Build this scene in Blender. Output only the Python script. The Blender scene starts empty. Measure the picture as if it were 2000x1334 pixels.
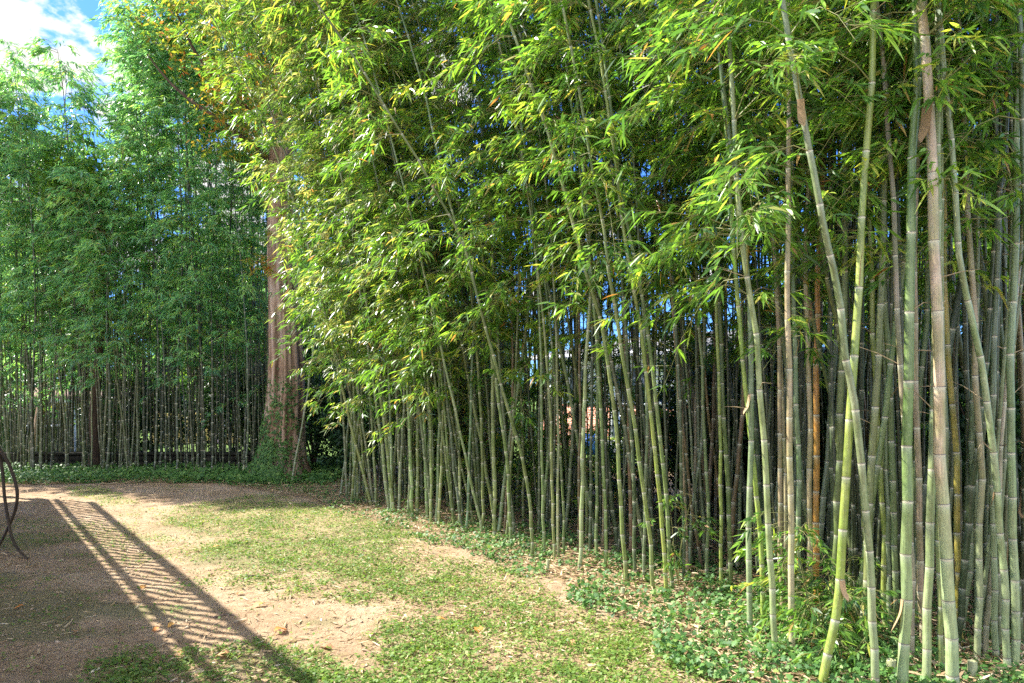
import bpy, math
import numpy as np
R = np.random.default_rng(7)
PI = math.pi
F, HX, HY, CAMZ = 1333.0, 1000.0, 770.0, 1.6
C = bpy.context.scene.collection

# ------------------------------------------------------------------ helpers
def gp(px, py, z=0.0):
    """a pixel of the photograph to the point of the ground it shows"""
    d = F * (CAMZ - z) / (py - HY)
    return np.array([(px - HX) / F * d, d, z])

def hashn(ix, iy, s=0):
    n = (ix.astype(np.int64) * 374761393 + iy.astype(np.int64) * 668265263 + s * 974711) & 0x7fffffff
    n = ((n ^ (n >> 13)) * 1274126177) & 0x7fffffff
    n = n ^ (n >> 16)
    return (n & 0xffff) / 65535.0

def vnoise(x, y, s=0):
    x = np.asarray(x, float); y = np.asarray(y, float)
    ix = np.floor(x); iy = np.floor(y); fx = x - ix; fy = y - iy
    fx = fx * fx * (3 - 2 * fx); fy = fy * fy * (3 - 2 * fy)
    a = hashn(ix, iy, s); b = hashn(ix + 1, iy, s); c = hashn(ix, iy + 1, s); d = hashn(ix + 1, iy + 1, s)
    return (a * (1 - fx) + b * fx) * (1 - fy) + (c * (1 - fx) + d * fx) * fy

def fbm(x, y, s=0, o=4):
    v = 0; a = .5; t = 0
    for k in range(o):
        v = v + a * vnoise(x * 2 ** k, y * 2 ** k, s + k); t += a; a *= .5
    return v / t

def sstep(a, b, x):
    t = np.clip((np.asarray(x, float) - a) / (b - a), 0, 1); return t * t * (3 - 2 * t)

def ground_h(x, y):
    x = np.asarray(x, float); y = np.asarray(y, float)
    h = .05 * (fbm(x * .5, y * .5, 3, 2) - .5) + .022 * (fbm(x * 3, y * 3, 5, 3) - .5)
    near = 1 - sstep(14, 18, y)
    h = h * near
    h = h + sstep(20, 42, y) * 1.0 * sstep(-2, -8, x) + sstep(42, 90, y) * 2.5
    return h

def mesh(name, V, polys, mat=None, parent=None, attrs=None, smooth=False, loc=None):
    """polys: list of (n,k) int arrays"""
    me = bpy.data.meshes.new(name)
    V = np.asarray(V, np.float32)
    me.vertices.add(len(V)); me.vertices.foreach_set('co', V.ravel())
    polys = [np.asarray(p, np.int32) for p in polys if len(p)]
    tot = np.concatenate([np.full(len(p), p.shape[1], np.int32) for p in polys])
    idx = np.concatenate([p.ravel() for p in polys])
    me.loops.add(len(idx)); me.polygons.add(len(tot))
    me.loops.foreach_set('vertex_index', idx)
    st = np.zeros(len(tot), np.int32); st[1:] = np.cumsum(tot)[:-1]
    me.polygons.foreach_set('loop_start', st); me.polygons.foreach_set('loop_total', tot)
    if smooth: me.polygons.foreach_set('use_smooth', np.ones(len(tot), bool))
    me.update(calc_edges=True)
    for an, (dom, arr) in (attrs or {}).items():
        at = me.attributes.new(an, 'FLOAT', dom); at.data.foreach_set('value', np.asarray(arr, np.float32))
    if mat: me.materials.append(mat)
    o = bpy.data.objects.new(name, me); C.objects.link(o)
    if parent is not None: o.parent = parent
    if loc is not None: o.location = loc
    return o

def tag(o, label=None, cat=None, group=None, kind=None):
    if label: o['label'] = label
    if cat: o['category'] = cat
    if group: o['group'] = group
    if kind: o['kind'] = kind
    return o

def empty(name, loc=(0, 0, 0), rz=0):
    o = bpy.data.objects.new(name, None); C.objects.link(o)
    o.location = loc; o.rotation_euler = (0, 0, rz); o.empty_display_size = .2
    return o

class MB:
    """collects boxes and tubes for ONE mesh"""
    def __init__(s): s.V = []; s.Q = []; s.n = 0
    def add(s, V, Q):
        V = np.asarray(V, float); s.V.append(V); s.Q += [tuple(i + s.n for i in q) for q in Q]; s.n += len(V); return s
    def box(s, x0, x1, y0, y1, z0, z1, bev=0.0, M=None):
        b = min(bev, (x1 - x0) * .4, (y1 - y0) * .4, (z1 - z0) * .4)
        if b > 0:
            V = []; sg = (-1, 1)
            cx, cy, cz = (x0 + x1) / 2, (y0 + y1) / 2, (z0 + z1) / 2; hx, hy, hz = (x1 - x0) / 2, (y1 - y0) / 2, (z1 - z0) / 2
            idx = {}
            for i in sg:
                for j in sg:
                    for k in sg:
                        for a in range(3):
                            h = [hx, hy, hz]; h = [h[q] - (b if q != a else 0) for q in range(3)]
                            idx[(i, j, k, a)] = len(V); V.append((cx + i * h[0], cy + j * h[1], cz + k * h[2]))
            Q = []
            for a in range(3):
                for sgn in sg:
                    o = [q for q in range(3) if q != a]
                    c = []
                    for (u, v) in ((-1, -1), (1, -1), (1, 1), (-1, 1)):
                        t = [0, 0, 0]; t[a] = sgn; t[o[0]] = u; t[o[1]] = v; c.append(idx[(t[0], t[1], t[2], a)])
                    Q.append(tuple(c))
            for a in range(3):
                o = [q for q in range(3) if q != a]
                for u in sg:
                    for v in sg:
                        c = []
                        for w, f in ((-1, o[0]), (1, o[0]), (1, o[1]), (-1, o[1])):
                            t = [0, 0, 0]; t[a] = w; t[o[0]] = u; t[o[1]] = v; c.append(idx[(t[0], t[1], t[2], f)])
                        Q.append(tuple(c))
            for i in sg:
                for j in sg:
                    for k in sg: Q.append((idx[(i, j, k, 0)], idx[(i, j, k, 1)], idx[(i, j, k, 2)]))
        else:
            V = [(x0, y0, z0), (x1, y0, z0), (x1, y1, z0), (x0, y1, z0), (x0, y0, z1), (x1, y0, z1), (x1, y1, z1), (x0, y1, z1)]
            Q = [(0, 3, 2, 1), (4, 5, 6, 7), (0, 1, 5, 4), (1, 2, 6, 5), (2, 3, 7, 6), (3, 0, 4, 7)]
        V = np.array(V, float)
        if M is not None: V = V @ M.T
        return s.add(V, Q)
    def tube(s, P, r, m=8):
        V, Q = tube(P, r, m); return s.add(V, [tuple(q) for q in Q])
    def build(s, name, mat, parent=None, smooth=False, attrs=None):
        q3 = [q for q in s.Q if len(q) == 3]; q4 = [q for q in s.Q if len(q) == 4]
        qn = [q for q in s.Q if len(q) > 4]
        pol = [np.array(q) for q in (q3, q4) if q] + [np.array([q]) for q in qn]
        return mesh(name, np.concatenate(s.V), pol, mat, parent, smooth=smooth, attrs=attrs)

def tube(P, r, m=8, cap=True):
    P = np.asarray(P, float); n = len(P); r = np.broadcast_to(np.asarray(r, float), (n,))
    T = np.gradient(P, axis=0); T /= np.linalg.norm(T, axis=1)[:, None] + 1e-9
    ref = np.where(np.abs(T[:, 1:2]) > .95, np.array([[1., 0, 0]]), np.array([[0, 1., 0]]))
    U = np.cross(T, ref); U /= np.linalg.norm(U, axis=1)[:, None] + 1e-9
    W = np.cross(T, U)
    a = np.arange(m) / m * 2 * PI
    V = P[:, None, :] + r[:, None, None] * (np.cos(a)[None, :, None] * U[:, None, :] + np.sin(a)[None, :, None] * W[:, None, :])
    V = V.reshape(-1, 3)
    i = np.arange(n - 1)[:, None] * m; j = np.arange(m)[None, :]; k = (j + 1) % m
    Q = np.stack([i + j, i + k, i + m + k, i + m + j], -1).reshape(-1, 4)
    return V, Q

# ------------------------------------------------------------------ materials
def mat(name):
    m = bpy.data.materials.new(name); m.use_nodes = True
    nt = m.node_tree; nt.nodes.clear()
    return m, nt
def N(nt, t, **k):
    n = nt.nodes.new(t)
    for a, b in k.items():
        if a.startswith('i_'): n.inputs[a[2:].replace('_', ' ')].default_value = b
        else: setattr(n, a, b)
    return n
def ramp(nt, stops, interp='LINEAR'):
    n = nt.nodes.new('ShaderNodeValToRGB'); cr = n.color_ramp; cr.interpolation = interp
    while len(cr.elements) < len(stops): cr.elements.new(.5)
    for e, (p, c) in zip(cr.elements, stops): e.position = p; e.color = (*c, 1)
    return n
def mixc(nt, a, b, fac, bt='MIX'):
    n = nt.nodes.new('ShaderNodeMix'); n.data_type = 'RGBA'; n.blend_type = bt
    L = nt.links.new
    for sock, v in ((n.inputs[6], a), (n.inputs[7], b), (n.inputs[0], fac)):
        if hasattr(v, 'is_linked'): L(v, sock)
        elif isinstance(v, (int, float)): sock.default_value = v
        else: sock.default_value = (*v, 1)
    return n.outputs[2]
def noise(nt, scale, detail=4, rough=.55, vec=None, obj=True, sc=None):
    tc = nt.nodes.new('ShaderNodeTexCoord'); n = N(nt, 'ShaderNodeTexNoise'); n.inputs['Scale'].default_value = scale
    n.inputs['Detail'].default_value = detail; n.inputs['Roughness'].default_value = rough
    mp = nt.nodes.new('ShaderNodeMapping'); mp.inputs['Scale'].default_value = sc or (1, 1, 1)
    nt.links.new(tc.outputs['Object'], mp.inputs[0]); nt.links.new(mp.outputs[0], n.inputs['Vector'])
    return n.outputs['Fac']
def principled(nt, col, rough=.6, spec=.5, bump=None, bs=.3, bd=.01):
    p = nt.nodes.new('ShaderNodeBsdfPrincipled')
    if hasattr(col, 'is_linked'): nt.links.new(col, p.inputs['Base Color'])
    else: p.inputs['Base Color'].default_value = (*col, 1)
    if hasattr(rough, 'is_linked'): nt.links.new(rough, p.inputs['Roughness'])
    else: p.inputs['Roughness'].default_value = rough
    p.inputs['Specular IOR Level'].default_value = spec
    if bump is not None:
        b = nt.nodes.new('ShaderNodeBump'); b.inputs['Strength'].default_value = bs; b.inputs['Distance'].default_value = bd
        nt.links.new(bump, b.inputs['Height']); nt.links.new(b.outputs[0], p.inputs['Normal'])
    return p
def out(nt, sh):
    o = nt.nodes.new('ShaderNodeOutputMaterial'); nt.links.new(sh, o.inputs[0])
def simple(name, c0, c1, scale=6, rough=.7, spec=.4, bs=.2, bd=.01, sc=None):
    m, nt = mat(name)
    f = noise(nt, scale, 5, .6, sc=sc)
    r = ramp(nt, [(.3, c0), (.7, c1)]); nt.links.new(f, r.inputs[0])
    p = principled(nt, r.outputs[0], rough, spec, f, bs, bd); out(nt, p.outputs[0]); return m

def leaf_mat(name, stops, trans=.38, rough=.42, spec=.5, tboost=1.6):
    m, nt = mat(name)
    at = N(nt, 'ShaderNodeAttribute', attribute_name='tint')
    r = ramp(nt, stops); nt.links.new(at.outputs['Fac'], r.inputs[0])
    col = r.outputs[0]
    p = principled(nt, col, rough, spec)
    t = nt.nodes.new('ShaderNodeBsdfTranslucent')
    tc = mixc(nt, col, (tboost, tboost * 1.0, tboost * .5), 1.0, 'MULTIPLY')
    nt.links.new(tc, t.inputs[0])
    mx = nt.nodes.new('ShaderNodeMixShader'); mx.inputs[0].default_value = trans
    nt.links.new(p.outputs[0], mx.inputs[1]); nt.links.new(t.outputs[0], mx.inputs[2])
    out(nt, mx.outputs[0]); return m

M = {}
M['leaf'] = leaf_mat('bamboo_leaf', [(0, (.04, .10, .028)), (.35, (.09, .20, .035)), (.7, (.19, .34, .045)), (.90, (.38, .47, .08)), (.955, (.34, .30, .06)), (.98, (.42, .27, .10)), (1, (.38, .15, .05))], .46, .38, .6, 1.9)
M['leaf_straw'] = leaf_mat('sun_tinted_bamboo_leaf', [(0, (.06, .12, .04)), (.35, (.13, .20, .06)), (.65, (.24, .30, .09)), (.80, (.38, .40, .14)), (.93, (.50, .42, .20)), (.97, (.46, .28, .12)), (1, (.42, .18, .07))], .46, .32, .8, 1.8)  # straw and tan leaves, with sunlit highlights put into the colour
M['leaf_cool'] = leaf_mat('shade_tinted_bamboo_leaf', [(0, (.06, .17, .09)), (.5, (.15, .34, .17)), (.85, (.32, .52, .18)), (.96, (.24, .34, .06)), (1, (.35, .3, .08))], .50, .34, .7, 2.0)  # far grove leaves: shade teal and extra brightness put into the colour
M['leaf_dry'] = leaf_mat('ochre_leaf', [(0, (.10, .20, .03)), (.4, (.20, .27, .035)), (.62, (.36, .30, .05)), (.8, (.46, .22, .06)), (1, (.42, .12, .045))], .45, .5, .3, 1.6)
M['ivy'] = leaf_mat('ivy_leaf', [(0, (.035, .10, .025)), (.5, (.07, .17, .035)), (.85, (.13, .24, .05)), (1, (.25, .32, .09))], .3, .55, .35, 1.6)
M['weed'] = leaf_mat('weed_leaf', [(0, (.07, .15, .026)), (.5, (.15, .25, .045)), (.8, (.25, .33, .08)), (1, (.46, .40, .20))], .4, .55, .35, 1.6)
M['litter'] = leaf_mat('dry_litter', [(0, (.20, .12, .06)), (.4, (.38, .26, .14)), (.8, (.55, .43, .27)), (.95, (.66, .58, .42)), (1, (.5, .2, .06))], .12, .7, .25, 1.0)
M['tree_leaf'] = leaf_mat('tree_leaf', [(0, (.04, .10, .02)), (.5, (.09, .19, .025)), (.9, (.17, .28, .035)), (1, (.3, .32, .05))], .42, .5, .35, 1.8)

# culm: base colour is the object's colour, which also holds its row's shade
m, nt = mat('bamboo_culm'); M['culm'] = m
oi = nt.nodes.new('ShaderNodeObjectInfo')
ba = N(nt, 'ShaderNodeAttribute', attribute_name='band'); ag = N(nt, 'ShaderNodeAttribute', attribute_name='age')
f1 = noise(nt, 7, 5, .65, sc=(1, 1, .45)); f2 = noise(nt, 90, 3, .7, sc=(1, 1, .12))
f3 = noise(nt, 55, 4, .7)
r1 = ramp(nt, [(.42, (0, 0, 0)), (.60, (1, 1, 1))]); nt.links.new(f1, r1.inputs[0])
c = mixc(nt, oi.outputs['Color'], (.62, .74, .50), r1.outputs[0], 'MULTIPLY')
pale = mixc(nt, c, (.31, .38, .19), ag.outputs['Fac'])          # waxy bloom that old internodes keep
r3 = ramp(nt, [(.54, (0, 0, 0)), (.70, (.3, .3, .3))]); nt.links.new(f3, r3.inputs[0])
pale = mixc(nt, pale, (.42, .46, .30), r3.outputs[0])
f5 = noise(nt, 3.2, 6, .75, sc=(1, 1, .8)); r5 = ramp(nt, [(.46, (0, 0, 0)), (.66, (.9, .9, .9))]); nt.links.new(f5, r5.inputs[0])
pale = mixc(nt, pale, (.58, .55, .44), r5.outputs[0], 'MULTIPLY')      # mould and weather stains
f6 = noise(nt, 260, 2, .5, sc=(1, 1, .02)); r6 = ramp(nt, [(.35, (.78, .78, .76)), (.65, (1.12, 1.12, 1.1))]); nt.links.new(f6, r6.inputs[0])
pale = mixc(nt, pale, r6.outputs[0], 1., 'MULTIPLY')
b1 = ramp(nt, [(0, (0, 0, 0)), (.32, (.38, .38, .38))]); nt.links.new(ba.outputs['Fac'], b1.inputs[0])
pale = mixc(nt, pale, (.43, .47, .35), b1.outputs[0])
rb = ramp(nt, [(.0, (0, 0, 0)), (.45, (.0, .0, .0)), (.55, (1, 1, 1))]); nt.links.new(ba.outputs['Fac'], rb.inputs[0])
col = mixc(nt, pale, (.48, .46, .34), rb.outputs[0])
rd = ramp(nt, [(0, (1, 1, 1)), (.02, (1, 1, 1)), (.03, (0, 0, 0))]); 
ma = N(nt, 'ShaderNodeMath', operation='ADD'); ma.inputs[1].default_value = 1.0; nt.links.new(ba.outputs['Fac'], ma.inputs[0])
rd = ramp(nt, [(0, (1, 1, 1)), (.25, (1, 1, 1)), (.6, (0, 0, 0))]); nt.links.new(ma.outputs[0], rd.inputs[0])
col = mixc(nt, col, (.10, .075, .05), rd.outputs[0])
p = principled(nt, col, .36, .55, f2, .12, .002); out(nt, p.outputs[0])
M['twig'] = simple('bamboo_branch', (.16, .19, .06), (.30, .27, .10), 8, .6)
M['twig_dry'] = simple('dry_bamboo_branch', (.22, .16, .09), (.38, .29, .17), 8, .7)

# ------------------------------------------------------------------ leaves
def leaf_geo(P, D, L, W, roll, curv, fine=True):
    """lanceolate leaves: P base, D unit direction"""
    n = len(P); up = np.array([0, 0, 1.0])
    S = np.cross(D, up); S /= np.linalg.norm(S, axis=1)[:, None] + 1e-6
    Nn = np.cross(S, D)
    S2 = S * np.cos(roll)[:, None] + Nn * np.sin(roll)[:, None]
    L = L[:, None]; W = W[:, None]; dz = np.zeros((n, 3)); dz[:, 2] = 1
    def pt(t, w): return P + D * L * t + S2 * W * w - dz * (curv[:, None] * L * t * t)
    if fine:
        V = np.stack([pt(0, 0), pt(.3, .5), pt(.3, -.5), pt(.68, .36), pt(.68, -.36), pt(1, 0)], 1).reshape(-1, 3)
        b = np.arange(n)[:, None] * 6
        return V, [np.concatenate([b + np.array([[0, 2, 1]]), b + np.array([[3, 4, 5]])]), b + np.array([[1, 2, 4, 3]])], (2, 1)
    V = np.stack([pt(0, 0), pt(.42, .5), pt(1, 0), pt(.42, -.5)], 1).reshape(-1, 3)
    b = np.arange(n)[:, None] * 4
    return V, [b + np.array([[0, 3, 2, 1]])], (1,)

def tint_for(polys, nrep, t, fine):
    if fine: return np.concatenate([t, t, t])
    return t

def leaves_obj(name, P, D, L, W, roll, curv, tint, mt, parent, fine=True):
    V, pol, _ = leaf_geo(P, D, L, W, roll, curv, fine)
    return mesh(name, V, pol, mt, parent, attrs={'tint': ('FACE', tint_for(pol, 0, tint, fine))})

def tubes3(A, B, ra, rb, k=3):
    """many thin prisms from A to B"""
    n = len(A); T = B - A; T /= np.linalg.norm(T, axis=1)[:, None] + 1e-9
    ref = np.where(np.abs(T[:, 1:2]) > .9, np.array([[1., 0, 0]]), np.array([[0, 1., 0]]))
    U = np.cross(T, ref); U /= np.linalg.norm(U, axis=1)[:, None] + 1e-9; W = np.cross(T, U)
    a = np.arange(k) / k * 2 * PI
    ring = np.cos(a)[None, :, None] * U[:, None] + np.sin(a)[None, :, None] * W[:, None]
    V = np.concatenate([A[:, None] + ring * np.reshape(ra, (-1, 1, 1)), B[:, None] + ring * np.reshape(rb, (-1, 1, 1))], 1).reshape(-1, 3)
    b = np.arange(n)[:, None, None] * 2 * k; j = np.arange(k)[None, :]; kk = (j + 1) % k
    Q = (b + np.stack([j, kk, kk + k, j + k], -1)).reshape(-1, 4)
    return V, Q

def rot_h(az, pitch):
    return np.stack([np.cos(az) * np.cos(pitch), np.sin(az) * np.cos(pitch), np.sin(pitch)], -1)

def sprays(P0, az, el, Lb, droop, nt=7, nl=5, leafL=.125, leafW=.019, tw=.2, rng=R, tintb=0., pitch=(-.9, .05)):
    """branch > twigs > fans of leaves, all vectorised; returns leaf arrays and wood segments"""
    nb = len(P0)
    H = np.stack([np.cos(az), np.sin(az)], -1)
    def pos(i, s):
        h = Lb[i] * s * np.cos(el[i]); z = Lb[i] * (np.sin(el[i]) * s - droop[i] * s * s)
        return P0[i] + np.stack([H[i, 0] * h, H[i, 1] * h, z], -1)
    segA = []; segB = []; sr = []
    ii = np.arange(nb); ns = 4
    for k in range(ns):
        segA.append(pos(ii, np.full(nb, k / ns))); segB.append(pos(ii, np.full(nb, (k + 1) / ns)))
        sr.append(np.stack([np.full(nb, .0042 * (1 - .7 * k / ns)), np.full(nb, .0042 * (1 - .7 * (k + 1) / ns))], -1))
    ti = np.repeat(ii, nt); s = rng.uniform(.22, 1.0, nb * nt)
    tA = pos(ti, s); side = rng.choice([-1, 1], nb * nt)
    taz = az[ti] + side * rng.uniform(.15, 1.1, nb * nt) * (1.1 - .5 * s); tp = rng.uniform(-.45, .35, nb * nt)
    tl = tw * rng.uniform(.5, 1.3, nb * nt)
    TD = rot_h(taz, tp); tB = tA + TD * tl[:, None]; tB[:, 2] -= .15 * tl
    segA.append(tA); segB.append(tB); sr.append(np.stack([np.full(len(tA), .0018), np.full(len(tA), .0009)], -1))
    li = np.repeat(np.arange(nb * nt), nl); u = rng.uniform(.35, 1.0, len(li))
    LP = tA[li] + (tB - tA)[li] * u[:, None]
    laz = taz[li] + rng.normal(0, .65, len(li)); lp = rng.uniform(pitch[0], pitch[1], len(li))
    LD = rot_h(laz, lp)
    n = len(li)
    cl = rng.normal(0, .15, nb)[ti][li] + rng.normal(0, .08, nb * nt)[li]
    tint = np.clip(rng.beta(2.2, 3.0, n) + cl + tintb, 0, .93)
    odd = rng.random(n); tint = np.where(odd < .04, rng.uniform(.93, 1., n), tint)
    Ls = leafL * rng.uniform(.5, 1.4, n); Ws = leafW * rng.uniform(.75, 1.25, n)
    return (LP, LD, Ls, Ws, rng.normal(0, .7, n), rng.uniform(.05, .4, n), tint), (np.concatenate(segA), np.concatenate(segB), np.concatenate(sr))

# ------------------------------------------------------------------ bamboo
COL = {  # colour name: base colour
    'pale green': (.29, .35, .15), 'green': (.20, .26, .09), 'dark green': (.105, .15, .07), 'blue green': (.18, .235, .135),
    'yellow green': (.34, .40, .09), 'olive': (.25, .29, .10), 'grey green': (.26, .31, .165), 'tan': (.46, .34, .22),
    'pinkish tan': (.50, .38, .26), 'brown': (.29, .18, .10), 'orange': (.62, .28, .07), 'yellow': (.55, .42, .10)}
OUT = np.array([-.81, -.59])       # out of the grove, over the lawn
BAM = []                            # every bamboo plant: dict for labels

def culm_geo(P, r0, H, inter=.26, m=10, rng=R):
    """P: polyline (k,3) from the base up; resampled by arc length with node rings"""
    seg = np.linalg.norm(np.diff(P, axis=0), axis=1); s = np.concatenate([[0], np.cumsum(seg)]); tot = s[-1]
    nodes = []; a = rng.uniform(.02, .10)
    while a < tot - .05:
        nodes.append(a); f = a / tot
        a += inter * (.55 + .75 * min(1, f * 5 + .1)) * rng.uniform(.88, 1.12) * (1 if f < .7 else .8)
    nodes = np.array(nodes)
    S = []; RR = []; B = []
    def rad(x): return r0 * (1 - .86 * (x / tot) ** 1.25) * (1 + .22 * math.exp(-x / .035))
    S.append(0); RR.append(rad(0)); B.append(0)
    for q in (.02, .05, .09): S.append(q); RR.append(rad(q)); B.append(0)
    for q in nodes:
        r = rad(q)
        for ds, f, b in ((-.075, 1, 0), (-.03, 1, .10), (-.008, 1.0, .3), (-.006, 1.0, .9), (-.002, 1.04, 1.0), (.0, 1.08, .9), (.0025, 1.05, -1.0), (.005, .99, -1), (.008, 1.01, 0), (.03, 1, 0)):
            S.append(q + ds); RR.append(r * f); B.append(b)
    S.append(tot); RR.append(rad(tot)); B.append(0)
    S = np.array(S); o = np.argsort(S, kind='stable'); S = S[o]; RR = np.array(RR)[o]; B = np.array(B)[o]
    keep = (S >= 0) & (S <= tot); S = S[keep]; RR = RR[keep]; B = B[keep]
    # smooth centre line + tiny zigzag from node to node
    zz = np.cumsum(rng.normal(0, .006, (len(nodes) + 2, 2)), axis=0) * .6 + rng.normal(0, .0035, (len(nodes) + 2, 2))
    zs = np.concatenate([[0], nodes, [tot]])
    Q = np.stack([np.interp(S, s, P[:, k]) for k in range(3)], -1)
    Q[:, 0] += np.interp(S, zs, zz[:, 0]); Q[:, 1] += np.interp(S, zs, zz[:, 1])
    V, Fq = tube(Q, RR, m)
    nc = np.stack([np.interp(nodes, s, P[:, k]) for k in range(3)], -1)
    nc[:, 0] += np.interp(nodes, zs, zz[:, 0]); nc[:, 1] += np.interp(nodes, zs, zz[:, 1])
    return V, Fq, np.repeat(B, m), nc, nodes / tot, np.repeat(S / tot, m)

def smooth_poly(P, n=60):
    """Catmull-Rom through P"""
    P = np.asarray(P, float); k = len(P)
    A = np.vstack([2 * P[0] - P[1], P, 2 * P[-1] - P[-2]])
    outp = []
    per = max(2, n // (k - 1))
    for i in range(k - 1):
        p0, p1, p2, p3 = A[i:i + 4]
        for t in np.linspace(0, 1, per, endpoint=False):
            outp.append(.5 * ((2 * p1) + (-p0 + p2) * t + (2 * p0 - 5 * p1 + 4 * p2 - p3) * t * t + (-p0 + 3 * p1 - 3 * p2 + p3) * t ** 3))
    outp.append(P[-1]); return np.array(outp)

def bamboo(P, r0, colour, sect, row, zmin, outdir, dens=1.0, fine=True, leafmat='leaf', bare=False, vis=None, age=0.0, ztop=None, tintb=0., lb=(.45, 1.0), rin=1.5):
    rng = R
    base = P[0].copy(); Pl = P - base
    e = empty('bamboo_plant', base)
    H = Pl[-1, 2]
    V, Fq, B, nc, nf, sf = culm_geo(Pl, r0, H, inter=rng.uniform(.24, .31) * (.8 + r0 * 7), m=12 if fine else 8, rng=rng)
    V[:, 2] = np.where(sf < .002, V[:, 2] - .08, V[:, 2])
    agev = np.clip(age * (1 - sstep(.05, .17, sf + .02 * np.sin(V[:, 0] * 90))), 0, 1)
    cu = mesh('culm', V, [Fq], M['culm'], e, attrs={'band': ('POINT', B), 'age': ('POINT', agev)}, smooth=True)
    c = np.array(COL[colour]) * rng.uniform(.62, 1.08) * ((1, .76, .55) if sect == 'lawn' else (.50, .36))[row] * (1 + rng.normal(0, .04, 3)); cu.color = (*np.clip(c, 0, 1), 1)  # rows further back coloured darker to stand for the grove's shade
    # branches at the nodes
    ztop = ztop if ztop else 99
    sel = nc[:, 2] > zmin - base[2]
    pv = np.where(nc[:, 2] < ztop, .95 * dens, .16 if row == 0 else (.85 if sect == 'lawn' else .35))  # unseen foliage above the view: thinned in front for sun, denser behind to shade
    ramp_in = .12 + .88 * sstep(0, rin, nc[:, 2] - (zmin - base[2]))
    P0 = []; az = []; el = []; Lb = []
    oa = math.atan2(outdir[1], outdir[0])
    for k in np.nonzero(sel)[0]:
        for q in range(2):
            x = pv[k] * ramp_in[k]
            cnt = int(x) + (rng.random() < x - int(x))
            for _ in range(cnt):
                f = nf[k]
                P0.append(nc[k]); a = oa + rng.normal(0, 1.15) if rng.random() < .65 else rng.uniform(0, 2 * PI)
                az.append(a); el.append(rng.uniform(.15, .95)); Lb.append(rng.uniform(*lb) * (1.05 - .45 * f))
    # leafy tip
    for _ in range(5):
        P0.append(Pl[-1] * 1.0); az.append(rng.uniform(0, 2 * PI)); el.append(rng.uniform(.1, 1.2)); Lb.append(rng.uniform(.3, .55))
    P0 = np.array(P0); az = np.array(az); el = np.array(el); Lb = np.array(Lb)
    lv, wd = sprays(P0, az, el, Lb, rng.uniform(.45, 1.1, len(az)), nt=10, nl=6 if fine else 6, leafL=.108 if fine else .125, leafW=.0165 if fine else .023, tw=.2, rng=rng, tintb=tintb)
    leaves_obj('foliage', *lv, M[leafmat], e, fine)
    A, Bq, rr = wd
    if bare:
        for k in rng.choice(np.nonzero((nc[:, 2] > .1) & (nc[:, 2] < 4.2))[0], int(rng.random() < .45), replace=False):      # papery dry sheaths still clasping a node
            a_ = rng.uniform(2.2, 5.2); q = nc[k] + np.array([math.cos(a_), math.sin(a_), 0]) * r0 * .98; l_ = rng.uniform(.10, .22); Vs = []
            for u in np.linspace(0, 1, 7):
                w_ = r0 * 1.1 * (1 - u) ** .7 + .002; lift = .02 + .09 * u * u * rng.uniform(.6, 1.3)
                for sd in (-1, 0, 1):
                    aa_ = a_ + sd * w_ / r0 * .8
                    Vs.append(nc[k] + np.array([math.cos(aa_) * (r0 * 1.08 + lift * l_ * 3 * u), math.sin(aa_) * (r0 * 1.08 + lift * l_ * 3 * u), -l_ * u + .004 * sd * sd]))
            Qs = [(j * 3 + c_, j * 3 + c_ + 3, j * 3 + c_ + 4, j * 3 + c_ + 1) for j in range(6) for c_ in (0, 1)]
            mesh('sheath', np.array(Vs), [np.array(Qs)], M['litter'], e, attrs={'tint': ('FACE', np.full(12, rng.uniform(.0, .45)))}, smooth=True)
        kb = [k for k in range(len(nc)) if 1.2 < nc[k, 2] < zmin + .8 and rng.random() < .35]
        if kb:
            n = len(kb); a = rng.uniform(0, 2 * PI, n); D = rot_h(a, rng.uniform(.0, .7, n)); l = rng.uniform(.12, .38, n)
            A1 = nc[kb]; B1 = A1 + D * l[:, None] * .55; D2 = rot_h(a + rng.normal(0, .5, n), rng.uniform(-.4, .5, n)); B2 = B1 + D2 * l[:, None] * .5
            Vd, Qd = tubes3(np.concatenate([A1, B1]), np.concatenate([B1, B2]), np.concatenate([np.full(n, .0035), np.full(n, .0022)]), np.concatenate([np.full(n, .0024), np.full(n, .0009)]), 4)
            mesh('dry_twig_sprays', Vd, [Qd], M['twig_dry'], e)
    Vt, Qt = tubes3(A, Bq, rr[:, 0], rr[:, 1])
    mesh('branch_sprays', Vt, [Qt], M['twig'], e)
    lean = (Pl[np.searchsorted(Pl[:, 2], min(3.0, H * .5)), 0]) / 3.0
    lw = 'leaning left' if lean < -.07 else ('leaning right' if lean > .07 else 'upright')
    BAM.append(dict(o=e, sect=sect, row=row, px=base[0] / base[1], d=base[1], r=r0, colour=colour, lean=lw))
    return e

def extend(P, H, od, p=1.7, amt=2.0, rng=R):
    """carry a traced line on upward to height H, bending over the lawn"""
    P = np.asarray(P, float); t = P[-1] - P[-2]; t /= np.linalg.norm(t); z0 = P[-1, 2]
    outp = list(P); n = 7; rem = max(H - z0, .6)
    for k in range(1, n + 1):
        u = k / n; z = z0 + rem * u * (1 - .10 * u)
        h = t[:2] / max(t[2], .5) * rem * u
        outp.append([P[-1, 0] + h[0] + od[0] * amt * u ** p, P[-1, 1] + h[1] + od[1] * amt * u ** p, z])
    return np.array(outp)

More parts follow.
